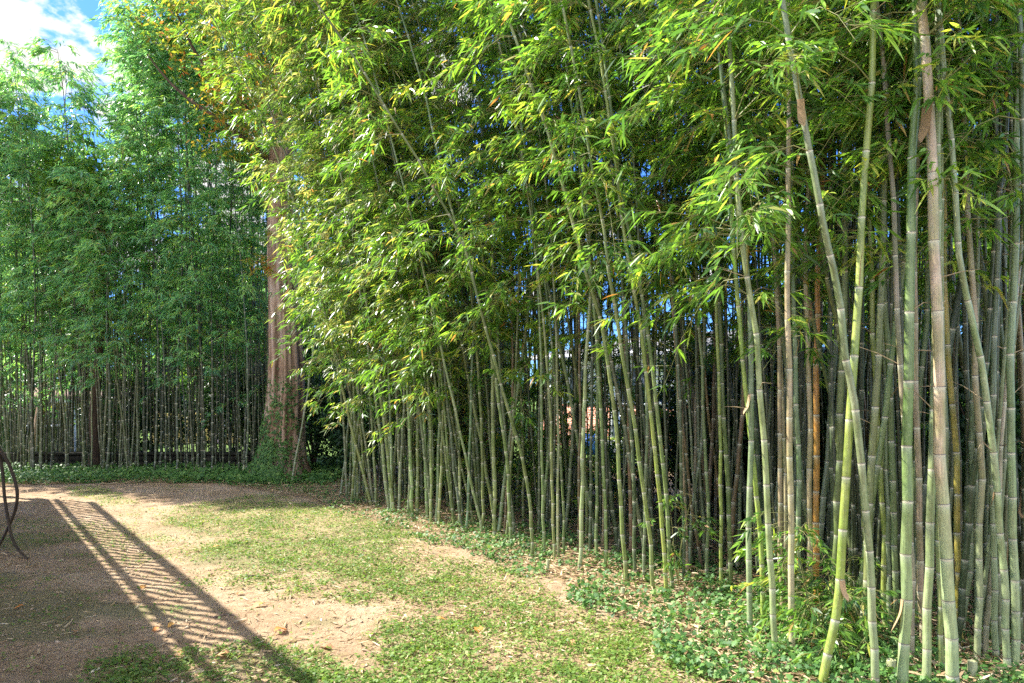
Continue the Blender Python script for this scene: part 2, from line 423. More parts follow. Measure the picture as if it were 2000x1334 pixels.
def traced(pts, w, colour, H=9.5, zmin=2.4, **k):
    x0, y0 = pts[0]; b = gp(x0, y0); b[2] = float(ground_h(b[0], b[1])); d0 = b[1]
    out_ = [b]
    for (x, y) in pts[1:]:
        d = d0
        for _ in range(4):
            X = (x - HX) / F * d; d = d0 + (.35 * (X - b[0]) if X < b[0] else .1 * (X - b[0]))
        out_.append([(x - HX) / F * d, d, CAMZ + (HY - y) / F * d])
    P = np.array(out_)
    r0 = w / F * d0 / 2 * .87
    amt = .7 if x0 > 1420 else 1.3
    P = extend(P, H, OUT, amt=amt)
    P = smooth_poly(P, 70)
    return bamboo(P, r0, colour, k.pop('sect', 'lawn'), k.pop('row', 0), zmin, OUT, ztop=CAMZ + 770 / F * d0 + .3, **k)

TR = [  # traced from the photograph: (points in its pixels, width, colour, options)
 ([(1865,1352),(1850,1084),(1841,934),(1832,654),(1827,534),(1818,254),(1811,134),(1798,0)], 26, 'pinkish tan', dict(age=1., zmin=3.0)),
 ([(1761,1350),(1766,1084),(1769,934),(1772,744),(1775,534),(1776,434),(1782,254),(1787,164),(1785,30)], 23, 'green', dict(age=.6, zmin=2.9)),
 ([(1603,1345),(1623,1234),(1635,1159),(1641,1084),(1651,934),(1657,804),(1668,624),(1674,534),(1683,344),(1692,164),(1697,40)], 19, 'yellow green', dict(zmin=2.9)),
 ([(1712,1345),(1705,1234),(1700,1114),(1694,1024),(1686,934),(1671,774),(1654,699),(1646,609),(1634,534),(1614,449),(1592,314),(1574,224),(1556,134),(1545,60)], 17, 'grey green', dict(age=.4, zmin=2.7)),
 ([(1809,1340),(1809,1234),(1814,1054),(1817,934),(1820,834),(1823,744),(1826,534),(1830,300)], 18, 'grey green', dict(age=.3, zmin=2.8)),
 ([(1877,1264),(1874,1159),(1872,1024),(1869,894),(1863,804),(1856,714),(1855,624),(1848,434),(1847,254),(1844,164)], 13, 'yellow', dict(zmin=2.8)),
 ([(1777,1303),(1782,1084),(1778,934),(1765,800),(1757,654),(1755,534),(1751,404),(1743,284),(1736,209),(1730,134),(1716,30)], 13, 'pinkish tan', dict(zmin=2.8)),
 ([(1464,1238),(1466,1054),(1468,934),(1468,834),(1467,684),(1464,624),(1459,534),(1445,420),(1433,330),(1421,240),(1405,120),(1395,30)], 13, 'grey green', dict(age=.5)),
 ([(1516,1282),(1510,1204),(1508,1114),(1503,1024),(1500,934),(1494,864),(1487,774),(1480,684),(1470,609),(1460,534),(1448,434),(1440,300),(1432,150)], 14, 'pale green', dict(age=.3)),
 ([(1493,1231),(1487,1114),(1482,1024),(1476,934),(1461,804),(1455,714),(1449,639),(1443,573),(1435,450),(1425,300)], 11, 'yellow green', {}),
 ([(1548,1282),(1548,1054),(1548,934),(1547,714),(1546,624),(1544,534),(1544,434),(1543,224),(1540,0)], 14, 'tan', dict(age=.3, zmin=2.6)),
 ([(1530,1201),(1527,1114),(1524,934),(1523,804),(1520,639),(1514,534),(1506,434),(1496,314),(1487,239)], 11, 'pinkish tan', {}),
 ([(1536,1192),(1536,1054),(1536,934),(1533,804),(1526,669),(1518,534),(1508,334)], 8, 'pinkish tan', {}),
 ([(1563,1222),(1562,1024),(1562,934),(1559,804),(1556,654),(1552,534),(1550,300)], 11, 'blue green', {}),
 ([(1581,1207),(1581,1024),(1581,934),(1580,804),(1577,714),(1572,534),(1575,400),(1580,200)], 12, 'tan', {}),
 ([(1595,1192),(1596,994),(1597,934),(1597,734),(1600,624),(1601,534),(1610,344),(1611,200)], 14, 'orange', {}),
 ([(1727,1234),(1724,1114),(1721,1024),(1716,934),(1712,834),(1709,744),(1704,669),(1700,564),(1695,400),(1690,200)], 12, 'yellow green', {}),
 ([(1748,1240),(1749,1054),(1745,994),(1743,934),(1737,804),(1734,714),(1725,549),(1720,374),(1715,284)], 14, 'green', dict(age=.2)),
 ([(1736,1237),(1734,1100),(1731,934),(1728,734),(1722,534),(1712,300)], 11, 'blue green', {}),
 ([(1881,1243),(1887,1144),(1892,1054),(1895,934),(1892,834),(1900,534),(1920,250)], 14, 'blue green', dict(age=.4)),
 ([(1907,1292),(1910,1144),(1910,934),(1905,804),(1902,714),(1895,564),(1886,434),(1875,200)], 14, 'tan', dict(age=.8)),
 ([(1923,1288),(1929,1174),(1934,1084),(1942,964),(1952,834),(1975,600)], 12, 'pinkish tan', {}),
 ([(1966,1318),(1965,1200),(1964,1144),(1955,1054),(1946,964),(1931,834),(1919,744),(1904,669),(1892,594),(1877,534),(1865,400),(1850,200)], 15, 'grey green', dict(age=.6)),
 ([(1946,1294),(1944,1084),(1943,934),(1945,700),(1952,534),(1950,300)], 13, 'blue green', dict(age=.7)),
 ([(1982,1309),(1984,1114),(1982,1024),(1981,934),(1980,804),(1979,714),(1982,624),(1990,434),(1990,200)], 17, 'grey green', dict(age=.9)),
 ([(2008,1330),(2000,934),(1998,534),(1990,200)], 15, 'dark green', {}),
 ([(2000,1250),(1998,900),(1988,624),(1976,534),(1960,300)], 12, 'tan', {}),
 ([(1841,1321),(1838,1200),(1838,1000),(1845,700),(1842,400)], 12, 'olive', {}),
 ([(1783,1230),(1785,1000),(1787,894),(1799,744),(1811,654),(1812,549),(1815,350)], 12, 'green', {}),
 ([(1692,1210),(1680,950),(1660,790),(1646,714),(1634,624),(1619,564),(1600,450)], 11, 'olive', {}),
 ([(1662,1190),(1655,1000),(1640,894),(1628,819),(1610,729),(1586,624),(1565,500)], 9, 'green', {}),
 # the middle of the wall
 ([(1299,1164),(1295,1070),(1286,980),(1278,890),(1266,780),(1256,705),(1244,615),(1229,525),(1214,427),(1204,332),(1190,237),(1170,120)], 9.5, 'yellow green', dict(zmin=2.2)),
 ([(1314,1157),(1307,1055),(1301,965),(1292,890),(1280,780),(1268,690),(1256,600),(1238,510),(1226,450),(1205,332),(1190,200)], 9.5, 'green', dict(zmin=2.2)),
 ([(1278,1157),(1271,1055),(1259,965),(1247,875),(1235,800),(1223,735),(1208,630),(1193,540),(1184,450),(1160,330),(1140,200)], 9.5, 'olive', dict(zmin=2.2)),
 ([(1229,1142),(1221,1040),(1215,950),(1209,860),(1203,800),(1193,735),(1181,645),(1166,585),(1154,549),(1136,480),(1100,350),(1070,250)], 9.5, 'olive', dict(zmin=2.3)),
 ([(1240,1124),(1238,980),(1236,890),(1230,800),(1220,630),(1211,525),(1195,350)], 8.5, 'dark green', {}),
 ([(1256,1136),(1259,1010),(1262,890),(1262,780),(1258,690),(1250,500)], 7.5, 'grey green', {}),
 ([(1134,1112),(1137,1010),(1140,890),(1143,800),(1145,780),(1149,690),(1154,600),(1155,555),(1148,400)], 9.5, 'pale green', dict(age=.4, zmin=2.2)),
 ([(1183,1115),(1182,980),(1178,860),(1172,780),(1166,690),(1158,560)], 8, 'green', {}),
 ([(1163,1092),(1166,980),(1166,890),(1167,800),(1170,600)], 7.5, 'green', {}),
 ([(1151,1083),(1154,950),(1155,800),(1157,600)], 7.5, 'dark green', {}),
 ([(1040,1094),(1034,980),(1018,887),(1005,840),(990,792),(972,722),(955,663),(930,560),(890,440),(760,220),(690,110),(615,0)], 7.5, 'olive', dict(H=8)),
 ([(998,1070),(995,950),(990,880),(976,775),(962,687),(938,590),(870,350),(830,170),(780,0)], 7.5, 'green', dict(H=8.5)),
 ([(1083,1103),(1079,950),(1073,800),(1062,650),(1040,450)], 6.5, 'olive', dict(zmin=1.9)),
 ([(1064,1088),(1060,950),(1058,890),(1056,780),(1050,600)], 6.5, 'pale green', dict(zmin=1.9)),
 ([(1088,1091),(1088,950),(1087,830),(1080,600)], 6, 'grey green', dict(zmin=1.9)),
 ([(1103,1085),(1101,1000),(1097,920),(1092,860),(1080,700)], 6, 'green', dict(zmin=1.9)),
 ([(1380,1130),(1383,1010),(1380,900),(1377,800),(1370,600)], 8, 'pale green', {}),
 ([(1410,1157),(1410,1010),(1408,900),(1406,800),(1400,600),(1392,400)], 8, 'yellow green', {}),
 ([(1428,1152),(1425,1010),(1418,860),(1413,750),(1410,600),(1405,450)], 10.5, 'green', {}),
 ([(1440,1118),(1445,1010),(1450,800),(1452,600)], 8.5, 'blue green', {}),
 ([(1368,1112),(1359,1040),(1349,980),(1340,890),(1334,830),(1325,700)], 6.5, 'brown', {}),
 ([(1334,1130),(1328,950),(1322,830),(1315,650)], 7.5, 'dark green', {}),
 ([(1425,1075),(1412,1000),(1400,905),(1388,815),(1370,650)], 6.5, 'brown', {}),
 ([(1347,1110),(1352,1010),(1358,950),(1367,900),(1372,830),(1376,650)], 7.5, 'blue green', {}),
 ([(1131,1070),(1131,930),(1133,800),(1130,600)], 6.5, 'brown', dict(zmin=2.)),
 ([(985,1045),(992,950),(1000,840),(1003,700)], 6, 'brown', dict(zmin=1.9)),
 ([(570,943),(580,890),(592,820),(603,750),(612,690)], 5.5, 'grey green', dict(zmin=2.0)),
]
for pts, w, c, o in TR:
    d0 = gp(*pts[0])[1]
    o = dict(o)
    if 1450 < pts[0][0] < 1500 or 1512 < pts[0][0] < 1520: o.update(zmin=1.95, lb=(.55, 1.2), dens=1.9, rin=.7)
    o.setdefault('zmin', 2.45 if pts[0][0] > 1420 else 2.2)
    if pts[0][0] > 1420: o['bare'] = True; o.setdefault('dens', 1.4); o.setdefault('rin', 1.3)
    else: o['dens'] = 1.0; o['lb'] = (.45, 1.05)
    traced(pts, w, c, tintb=.04, **o)

# the front line of the wall of bamboo, then rows behind it
FL = np.array([gp(*q)[:2] for q in [(585,950),(640,965),(700,985),(780,1010),(870,1035),(965,1052),(1040,1085),(1134,1105),(1230,1130),(1300,1150),(1400,1165),(1464,1225),(1540,1290),(1640,1340),(1800,1345),(2000,1320)]])
fs = np.concatenate([[0], np.cumsum(np.linalg.norm(np.diff(FL, axis=0), axis=1))])
def fline(s): return np.array([np.interp(s, fs, FL[:, 0]), np.interp(s, fs, FL[:, 1])])
def s_of(px): 
    q = FL[:, 0] / FL[:, 1] * F + HX; return float(np.interp(px, q, fs))
def fill(n, px0, px1, o0, o1, row, cols, lean=(-.06, .05), zmin=2.2, H=(8.5, 10.5), r=(.024, .034), amt=(1., 2.2), dens=1., fine=True, lm='leaf', tintb=0., nd=(.80, .60), lb=(.45, 1.0), rin=1.5):
    s0, s1 = s_of(px0), s_of(px1)
    for k in range(n):
        s = s0 + (s1 - s0) * (k + R.uniform(.1, .9)) / n; q = fline(s) + np.array(nd) * R.uniform(o0, o1)
        b = np.array([q[0], q[1], float(ground_h(q[0], q[1]))]); h = R.uniform(*H)
        lx = R.normal((lean[0] + lean[1]) / 2, (lean[1] - lean[0]) / 2 + .015); ly = R.normal(0, .04); am = R.uniform(*amt) * (1.0 + .0 * float(sstep(620, 800, q[0] / q[1] * F + HX))); cu = R.normal(0, .05, 2)
        t = np.linspace(0, 1, 26); z = h * t * (1 - .06 * t ** 3)
        X = b[0] + lx * z + OUT[0] * am * t ** 2.3 + cu[0] * np.sin(t * 7 + k); Y = b[1] + ly * z + OUT[1] * am * t ** 2.3 + cu[1] * np.sin(t * 6)
        P = np.stack([X, Y, z + b[2]], -1)
        zm = zmin if not callable(zmin) else zmin(b)
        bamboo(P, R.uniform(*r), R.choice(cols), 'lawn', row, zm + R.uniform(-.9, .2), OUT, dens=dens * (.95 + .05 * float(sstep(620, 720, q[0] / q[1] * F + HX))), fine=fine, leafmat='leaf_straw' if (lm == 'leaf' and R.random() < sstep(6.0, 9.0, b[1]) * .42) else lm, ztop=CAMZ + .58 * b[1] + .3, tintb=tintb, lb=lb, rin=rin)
G1 = ['olive', 'green', 'grey green', 'grey green', 'pale green', 'olive', 'blue green']
G2 = ['olive', 'green', 'dark green', 'brown', 'tan', 'grey green', 'blue green']
def zm_left(b):
    px = b[0] / b[1] * F + HX; return 1.95 + 1.2 * float(1 - sstep(625, 700, px))
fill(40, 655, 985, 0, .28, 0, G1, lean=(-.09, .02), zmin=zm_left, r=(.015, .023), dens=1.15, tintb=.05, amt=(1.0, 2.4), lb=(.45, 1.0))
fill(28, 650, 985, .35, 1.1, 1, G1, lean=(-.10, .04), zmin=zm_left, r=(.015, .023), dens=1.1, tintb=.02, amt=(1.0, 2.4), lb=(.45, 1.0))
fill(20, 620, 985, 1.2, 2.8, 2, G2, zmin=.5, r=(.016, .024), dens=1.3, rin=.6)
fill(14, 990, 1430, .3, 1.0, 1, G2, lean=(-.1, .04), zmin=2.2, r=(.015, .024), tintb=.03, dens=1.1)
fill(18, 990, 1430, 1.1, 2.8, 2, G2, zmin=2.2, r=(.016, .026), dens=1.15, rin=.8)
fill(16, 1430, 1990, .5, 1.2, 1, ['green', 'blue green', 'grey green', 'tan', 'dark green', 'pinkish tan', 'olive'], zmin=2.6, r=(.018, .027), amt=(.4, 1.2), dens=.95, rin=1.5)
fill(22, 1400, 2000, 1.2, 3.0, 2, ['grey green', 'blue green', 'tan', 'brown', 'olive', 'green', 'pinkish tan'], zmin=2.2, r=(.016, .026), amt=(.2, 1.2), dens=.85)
# the far grove beyond the dirt yard, seen against the light
FAR = np.array([-.1, -1.0])
def far_grove(n, y0, y1, row, fine=False):
    for k in range(n):
        x = -11.6 + 7.0 * (k + R.uniform(.05, .95)) / n; y = R.uniform(y0, y1)
        if abs(x + 4.55) < .55 and y < 13.6: y = 14.
        b = np.array([x, y, float(ground_h(x, y))])
        px_ = x / y * F + HX; h = 7.2 + .9 * R.random() if px_ < 165 else (5.6 + .9 * R.random() if px_ < 262 else (8.6 + 1.6 * R.random()))
        if row == 1 and px_ < 262: h -= .8
        lx = R.normal(0, .03); am = R.uniform(.1, .9); t = np.linspace(0, 1, 22); z = h * t
        aa = R.uniform(-2.6, -.5) 
        P = np.stack([x + lx * z + math.cos(aa) * am * t ** 2.2 + .05 * np.sin(t * 8 + k), y + R.normal(0, .02) * z + math.sin(aa) * am * t ** 2.2, z + b[2]], -1)
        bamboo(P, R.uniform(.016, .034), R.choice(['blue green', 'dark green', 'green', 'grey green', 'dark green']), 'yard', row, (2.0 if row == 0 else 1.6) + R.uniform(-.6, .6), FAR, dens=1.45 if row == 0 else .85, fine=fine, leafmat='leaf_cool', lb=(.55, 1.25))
far_grove(48, 13.1, 14.1, 0)
far_grove(46, 14.9, 16.8, 1)

ONES = ['', 'first', 'second', 'third', 'fourth', 'fifth', 'sixth', 'seventh', 'eighth', 'ninth', 'tenth', 'eleventh', 'twelfth', 'thirteenth', 'fourteenth', 'fifteenth', 'sixteenth', 'seventeenth', 'eighteenth', 'nineteenth']
TENS = {2: 'twent', 3: 'thirt', 4: 'fort', 5: 'fift', 6: 'sixt', 7: 'sevent', 8: 'eight', 9: 'ninet'}
def ordinal(n):
    if n >= 100: return 'hundred' + ordinal(n - 100) if n > 100 else 'hundredth'
    if n < 20: return ONES[n]
    return TENS[n // 10] + ('ieth' if n % 10 == 0 else 'y-' + ONES[n % 10])
ROWN = {('lawn', 0): 'front row by the lawn', ('lawn', 1): 'second row by the lawn', ('lawn', 2): 'dim back row by lawn',
        ('yard', 0): 'front row of far grove', ('yard', 1): 'rear row of far grove'}
for key, rn in ROWN.items():
    L_ = sorted([b for b in BAM if (b['sect'], b['row']) == key], key=lambda b: b['px'])
    for i, b in enumerate(L_):
        th = 'thick' if b['r'] > .031 else ('thin' if b['r'] < .021 else 'slender')
        tag(b['o'], f"{th} {b['colour']} bamboo {b['lean']}, {ordinal(i + 1)} from left in {rn}", 'bamboo', 'bamboos of the ' + ('wall along the lawn' if key[0] == 'lawn' else 'far shaded grove'))

# the thicket: the many more thin culms packed behind the rows one can tell apart
def thicket(n, pick, rr, H, name, label, col, leans=(-.05, .04)):
    VV = []; QQ = []; BB = []; AA = []; off = 0
    for k in range(n):
        x, y = pick(); h = R.uniform(*H); r0 = R.uniform(*rr); lx = R.uniform(*leans); ly = R.normal(0, .03); ph = R.uniform(0, 6)
        t = np.linspace(0, 1, 12); z = h * t
        P = np.stack([x + lx * z + .05 * np.sin(t * 5 + ph), y + ly * z + .05 * np.cos(t * 5 + ph), z + float(ground_h(x, y)) - .03], -1)
        V, Qf, B_, nc, nf, sf = culm_geo(P, r0, h, inter=.30, m=6, rng=R)
        VV.append(V); QQ.append(Qf + off); BB.append(B_); AA.append(np.full(len(V), R.random() ** 3 * .6)); off += len(V)
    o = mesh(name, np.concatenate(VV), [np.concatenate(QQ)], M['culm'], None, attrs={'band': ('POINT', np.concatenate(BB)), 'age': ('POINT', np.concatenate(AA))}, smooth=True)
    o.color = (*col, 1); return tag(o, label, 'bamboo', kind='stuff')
SW = (s_of(620), s_of(1990))
def pick_any():
    if R.random() < .62:
        s = R.uniform(*SW); q = fline(s) + np.array((.80, .60)) * R.uniform(.5, 3.0)
        px = q[0] / q[1] * F + HX
        if 1085 < px < 1290 and R.random() < .35: return pick_any()
        return q[0], q[1]
    y = R.uniform(13.3, 17.2); x = R.uniform(-12, -4.9)
    if abs(y - 14.6) < .25: y += .5
    if x > -5.1 and y < 13.7: y = 14.2
    return x, y
thicket(520, pick_any, (.010, .018), (5.0, 8.5), 'bamboo_thicket', 'packed thin grey green culms, darkened for shade, filling the depth behind the countable bamboos', (.055, .065, .03))  # near-black colour stands in for the gloom inside the grove
# ------------------------------------------------------------------ regions of the ground
def inpoly(x, y, poly):
    poly = np.asarray(poly); r = np.zeros(x.shape, bool); n = len(poly)
    for i in range(n):
        x1, y1 = poly[i]; x2, y2 = poly[(i + 1) % n]
        c = ((y1 > y) != (y2 > y)) & (x < (x2 - x1) * (y - y1) / (y2 - y1 + 1e-12) + x1); r ^= c
    return r
def reg(pts): return np.array([gp(a, b)[:2] for a, b in pts])
IVY_EDGE = [(-300,952),(0,950),(120,948),(300,944),(430,944),(520,962),(600,975),(700,1012),(830,1046),(950,1088),(1080,1130),(1180,1190),(1290,1250),(1400,1335),(1480,1420),(1500,1600)]
IE = reg(IVY_EDGE)
ivy_in = np.vstack([IE, [[9, 2.0], [9, 18], [-16, 18]]])
GREEN = reg([(330,1000),(480,968),(640,985),(780,1022),(830,1050),(760,1075),(820,1120),(760,1150),(640,1130),(560,1140),(520,1110),(400,1060),(350,1035)])
STRIP = reg([(120,955),(190,952),(270,985),(200,985)])
MID = reg([(560,1120),(760,1060),(950,1090),(1180,1190),(1400,1334),(1450,1500),(700,1500),(690,1300),(760,1190),(640,1160)])
BOT = reg([(215,1260),(330,1270),(480,1245),(640,1290),(720,1340),(760,1500),(100,1500),(180,1290)])
def soft(x, y, poly, w=.5, s=11):
    """polygon mask with an uneven edge"""
    jx = x + (fbm(x * 1.3, y * 1.3, s) - .5) * w * 3 + (vnoise(x * 60, y * 60, s + 4) - .5) * w * .9; jy = y + (fbm(x * 1.3 + 9, y * 1.3, s + 1) - .5) * w * 3 + (vnoise(x * 60, y * 60, s + 5) - .5) * w * .9
    return inpoly(jx, jy, poly).astype(float)
def weed_density(x, y):
    g = soft(x, y, GREEN) * (.65 + .35 * sstep(.32, .56, fbm(x * 2.6, y * 2.6, 27))) + soft(x, y, STRIP, .1) * .8
    g = np.maximum(g, soft(x, y, MID) * (.30 + .6 * sstep(.40, .62, fbm(x * 1.6, y * 1.6, 21))))
    g = np.maximum(g, soft(x, y, BOT, .25) * (.25 + .7 * sstep(.42, .6, fbm(x * 1.8, y * 1.8, 22))))
    e = inpoly(x, y, ivy_in); g = np.where(e, .1, g)
    lx = x > -5.2
    g = np.maximum(g, np.where((~e) & lx, .015, .010))
    # faint moss of seedlings in the deck's shade
    g = np.maximum(g, np.where((x < -1.6) & ~e, .28 * sstep(.55, .72, fbm(x * 1.2, y * 1.2, 33)), 0))
    return g
def litter_density(x, y):
    e = inpoly(x, y, ivy_in); v = np.where(e, .8, .05)
    v = np.maximum(v, soft(x, y, MID) * .30)
    v = np.maximum(v, soft(x, y, GREEN) * .15)
    v = np.maximum(v, soft(x, y, BOT, .25) * .2)
    return v

fx = np.arange(-9.5, 5.0, .05); ex = np.array([.3, .7, 1.2, 2, 3, 5, 8, 12, 18, 28, 45, 70, 110, 170])
gx = np.concatenate([fx[0] - ex[::-1], fx, fx[-1] + ex])
fy = np.arange(2.6, 14.0, .05); gy = np.concatenate([fy[0] - np.array([.3, .7, 1.2, 2, 4, 8, 14, 24, 40])[::-1], fy, np.arange(14.3, 22, .4), [22.5, 23.5, 25, 27, 30, 34, 39, 45, 52, 60, 70, 85, 105, 140, 190, 260]])
X, Y = np.meshgrid(gx, gy); Z = ground_h(X, Y)
inner = (X > -9.6) & (X < 5.1) & (Y > 2.5) & (Y < 14.1)
Z = Z + np.where(inner, .026 * (fbm(X * 8, Y * 8, 8, 3) - .5) + .022 * (fbm(X * 2.2 + Y, Y * 4, 9, 2) - .5), 0)
nx = len(gx); ny = len(gy)
i = np.arange(ny - 1)[:, None] * nx; j = np.arange(nx - 1)[None, :]
Q = np.stack([i + j, i + j + 1, i + nx + j + 1, i + nx + j], -1).reshape(-1, 4)
weed = np.clip(weed_density(X, Y), 0, 1) * inner; lit = litter_density(X, Y) * inner
ivm = inpoly(X, Y, ivy_in)
moss = inner * (X < -1.2) * ~ivm * sstep(.48, .62, fbm(X * 1.1, Y * 2.2, 37)) * sstep(9.5, 7.5, Y)
lawn = ((Y > 15.5) | (X > 5.2)).astype(float) * (1 - 0) 
m, nt = mat('yard_soil')
aw = N(nt, 'ShaderNodeAttribute', attribute_name='weed'); al = N(nt, 'ShaderNodeAttribute', attribute_name='litter'); ag2 = N(nt, 'ShaderNodeAttribute', attribute_name='lawn')
n1 = noise(nt, 1.1, 6, .6); n2 = noise(nt, 14, 8, .7); n3 = noise(nt, 70, 6, .75)
ra = ramp(nt, [(.3, (.34, .235, .145)), (.5, (.44, .32, .205)), (.72, (.56, .43, .30))]); nt.links.new(n1, ra.inputs[0])
rb_ = ramp(nt, [(.3, (.62, .55, .5)), (.5, (.9, .88, .86)), (.75, (1.12, 1.1, 1.05))]); nt.links.new(n2, rb_.inputs[0])
c = mixc(nt, ra.outputs[0], rb_.outputs[0], 1.0, 'MULTIPLY')
rc_ = ramp(nt, [(.34, (.42, .34, .28)), (.48, (1, 1, 1)), (.7, (1, 1, 1)), (.8, (1.3, 1.3, 1.25))]); nt.links.new(n3, rc_.inputs[0])
c = mixc(nt, c, rc_.outputs[0], .8, 'MULTIPLY')
c = mixc(nt, c, (.24, .23, .09), mixc(nt, (0, 0, 0), (.45, .45, .45), aw.outputs['Fac']))
am = N(nt, 'ShaderNodeAttribute', attribute_name='moss'); c = mixc(nt, c, (.17, .17, .075), mixc(nt, (0, 0, 0), mixc(nt, (.25, .25, .25), (1, 1, 1), n2), am.outputs['Fac']))
lm_ = ramp(nt, [(.4, (.10, .065, .035)), (.6, (.30, .20, .11))]); nt.links.new(n3, lm_.inputs[0])
lf = N(nt, 'ShaderNodeMath', operation='MULTIPLY'); lf.inputs[1].default_value = .75; nt.links.new(al.outputs['Fac'], lf.inputs[0])
c = mixc(nt, c, lm_.outputs[0], lf.outputs[0])
gl = ramp(nt, [(.3, (.07, .13, .028)), (.7, (.15, .23, .05))]); nt.links.new(n2, gl.inputs[0])
c = mixc(nt, c, gl.outputs[0], ag2.outputs['Fac'])
ad = N(nt, 'ShaderNodeMath', operation='MULTIPLY_ADD'); ad.inputs[1].default_value = .35; nt.links.new(n3, ad.inputs[0]); nt.links.new(n2, ad.inputs[2])
p = principled(nt, c, .92, .15, ad.outputs[0], 1.0, .03); out(nt, p.outputs[0])
g = mesh('ground', np.stack([X, Y, Z], -1).reshape(-1, 3), [Q], m, smooth=True,
         attrs={'weed': ('POINT', weed.ravel()), 'litter': ('POINT', lit.ravel()), 'lawn': ('POINT', lawn.ravel()), 'moss': ('POINT', np.clip(moss * 1.0, 0, 1).ravel())})
tag(g, kind='structure')

def scatter(n, dens, x0=-9.5, x1=4.5, y0=3.0, y1=14.0):
    """points thicker where the picture sees them larger"""
    d = y0 * (y1 / y0) ** R.random(n) ; px = R.uniform(-120, 2080, n); x = (px - HX) / F * d
    k = R.random(n) < dens(x, d) * np.clip(.35 + d / 9, 0, 1)
    return x[k], d[k]
# weeds and seedling grass
x, y = scatter(600000, weed_density)
clump = vnoise(x * 7, y * 7, 50); k = R.random(len(x)) < .25 + 1.1 * clump ** 1.5; x = x[k]; y = y[k]
n = len(x); z = ground_h(x, y) + .004
blade = R.random(n) < .42
az = R.uniform(0, 2 * PI, n); pit = np.where(blade, R.uniform(.35, 1.25, n), R.uniform(-.15, .5, n))
L = np.where(blade, R.uniform(.03, .07, n), R.uniform(.016, .034, n)); W = np.where(blade, R.uniform(.0035, .007, n), L * R.uniform(.6, .85, n))
z = z + np.where(blade, 0, R.uniform(.004, .03, n))
o = leaves_obj('grass', np.stack([x, y, z], -1), rot_h(az, pit), L, W, R.normal(0, .4, n), np.where(blade, .25, .1), np.clip(R.beta(2, 2.4, n) + .35 * (fbm(x * 1.2, y * 1.2, 61) - .5), 0, 1), M['weed'], None, False)
tag(o, 'low clover, weeds and thin grass patches on the sunlit sandy soil', 'grass', kind='stuff')
# straw coloured litter
x, y = scatter(110000, litter_density)
n = len(x); z = ground_h(x, y) + R.uniform(.004, .016, n) + np.where(inpoly(x, y, ivy_in), R.uniform(0, .05, n), 0)
o = leaves_obj('leaf_litter', np.stack([x, y, z], -1), rot_h(R.uniform(0, 2 * PI, n), R.uniform(-.05, .22, n)), R.uniform(.03, .115, n), R.uniform(.006, .017, n), R.normal(0, .45, n), R.uniform(-.1, .3, n), R.beta(2, 1.8, n) * .97, M['litter'], None, True)
tag(o, 'dry straw coloured bamboo leaves strewn over the soil', 'leaf litter', kind='stuff')
# crumbs of earth and gravel
n = 9000; d = 3.0 * (13 / 3.0) ** R.random(n); x = (R.uniform(-100, 1500, n) - HX) / F * d; r = R.uniform(.003, .011, n) * (1 + (R.random(n) < .03) * 1.2)
octa = np.array([[1, 0, 0], [0, 1, 0], [-1, 0, 0], [0, -1, 0], [0, 0, .7], [0, 0, -.7]], float)
V = octa[None] * r[:, None, None] * R.uniform(.6, 1.3, (n, 6, 1)); a = R.uniform(0, 6.28, n)
V = np.stack([V[..., 0] * np.cos(a)[:, None] - V[..., 1] * np.sin(a)[:, None], V[..., 0] * np.sin(a)[:, None] + V[..., 1] * np.cos(a)[:, None], V[..., 2]], -1)
V += np.stack([x, d, ground_h(x, d) + r * .3], -1)[:, None, :]
fc = np.array([[0, 1, 4], [1, 2, 4], [2, 3, 4], [3, 0, 4], [1, 0, 5], [2, 1, 5], [3, 2, 5], [0, 3, 5]])
o = mesh('soil_crumbs', V.reshape(-1, 3), [(np.arange(n)[:, None, None] * 6 + fc[None]).reshape(-1, 3)], simple('earth_crumbs', (.26, .17, .10), (.50, .39, .27), 3, .9, .2))
tag(o, 'small crumbs of earth and gravel lying on the bare dirt', 'gravel', kind='stuff')

# ivy ground cover
IV = np.array([(0, 0), (.32, -.18), (.55, .12), (.34, .34), (.62, .62), (.28, .62), (0, 1.08), (-.28, .62), (-.62, .62), (-.34, .34), (-.55, .12), (-.32, -.18)])
def ivy_leaves(name, P, Nrm, size, mt, parent=None, tintb=0.):
    """lobed leaves at P facing along Nrm"""
    n = len(P); a = R.uniform(0, 2 * PI, n)
    t = np.cross(Nrm, np.array([0, 0, 1.0]) + .01); t /= np.linalg.norm(t, axis=1)[:, None] + 1e-9; b = np.cross(Nrm, t)
    U = t * np.cos(a)[:, None] + b * np.sin(a)[:, None]; W = np.cross(Nrm, U)
    V = P[:, None] + size[:, None, None] * (IV[None, :, :1] * U[:, None] + IV[None, :, 1:] * W[:, None] - .12 * (IV[None, :, :1] ** 2) * 1.5 * Nrm[:, None])
    k = len(IV)
    # fan of two halves round the mid rib
    h1 = np.arange(n)[:, None] * k + np.array([[0, 1, 2, 3, 4, 5, 6]]); h2 = np.arange(n)[:, None] * k + np.array([[0, 6, 7, 8, 9, 10, 11]])
    ti = np.clip(R.beta(1.5, 1.6, n) + tintb, 0, 1)
    return mesh(name, V.reshape(-1, 3), [np.concatenate([h1, h2])], mt, parent, attrs={'tint': ('FACE', np.concatenate([ti, ti]))})
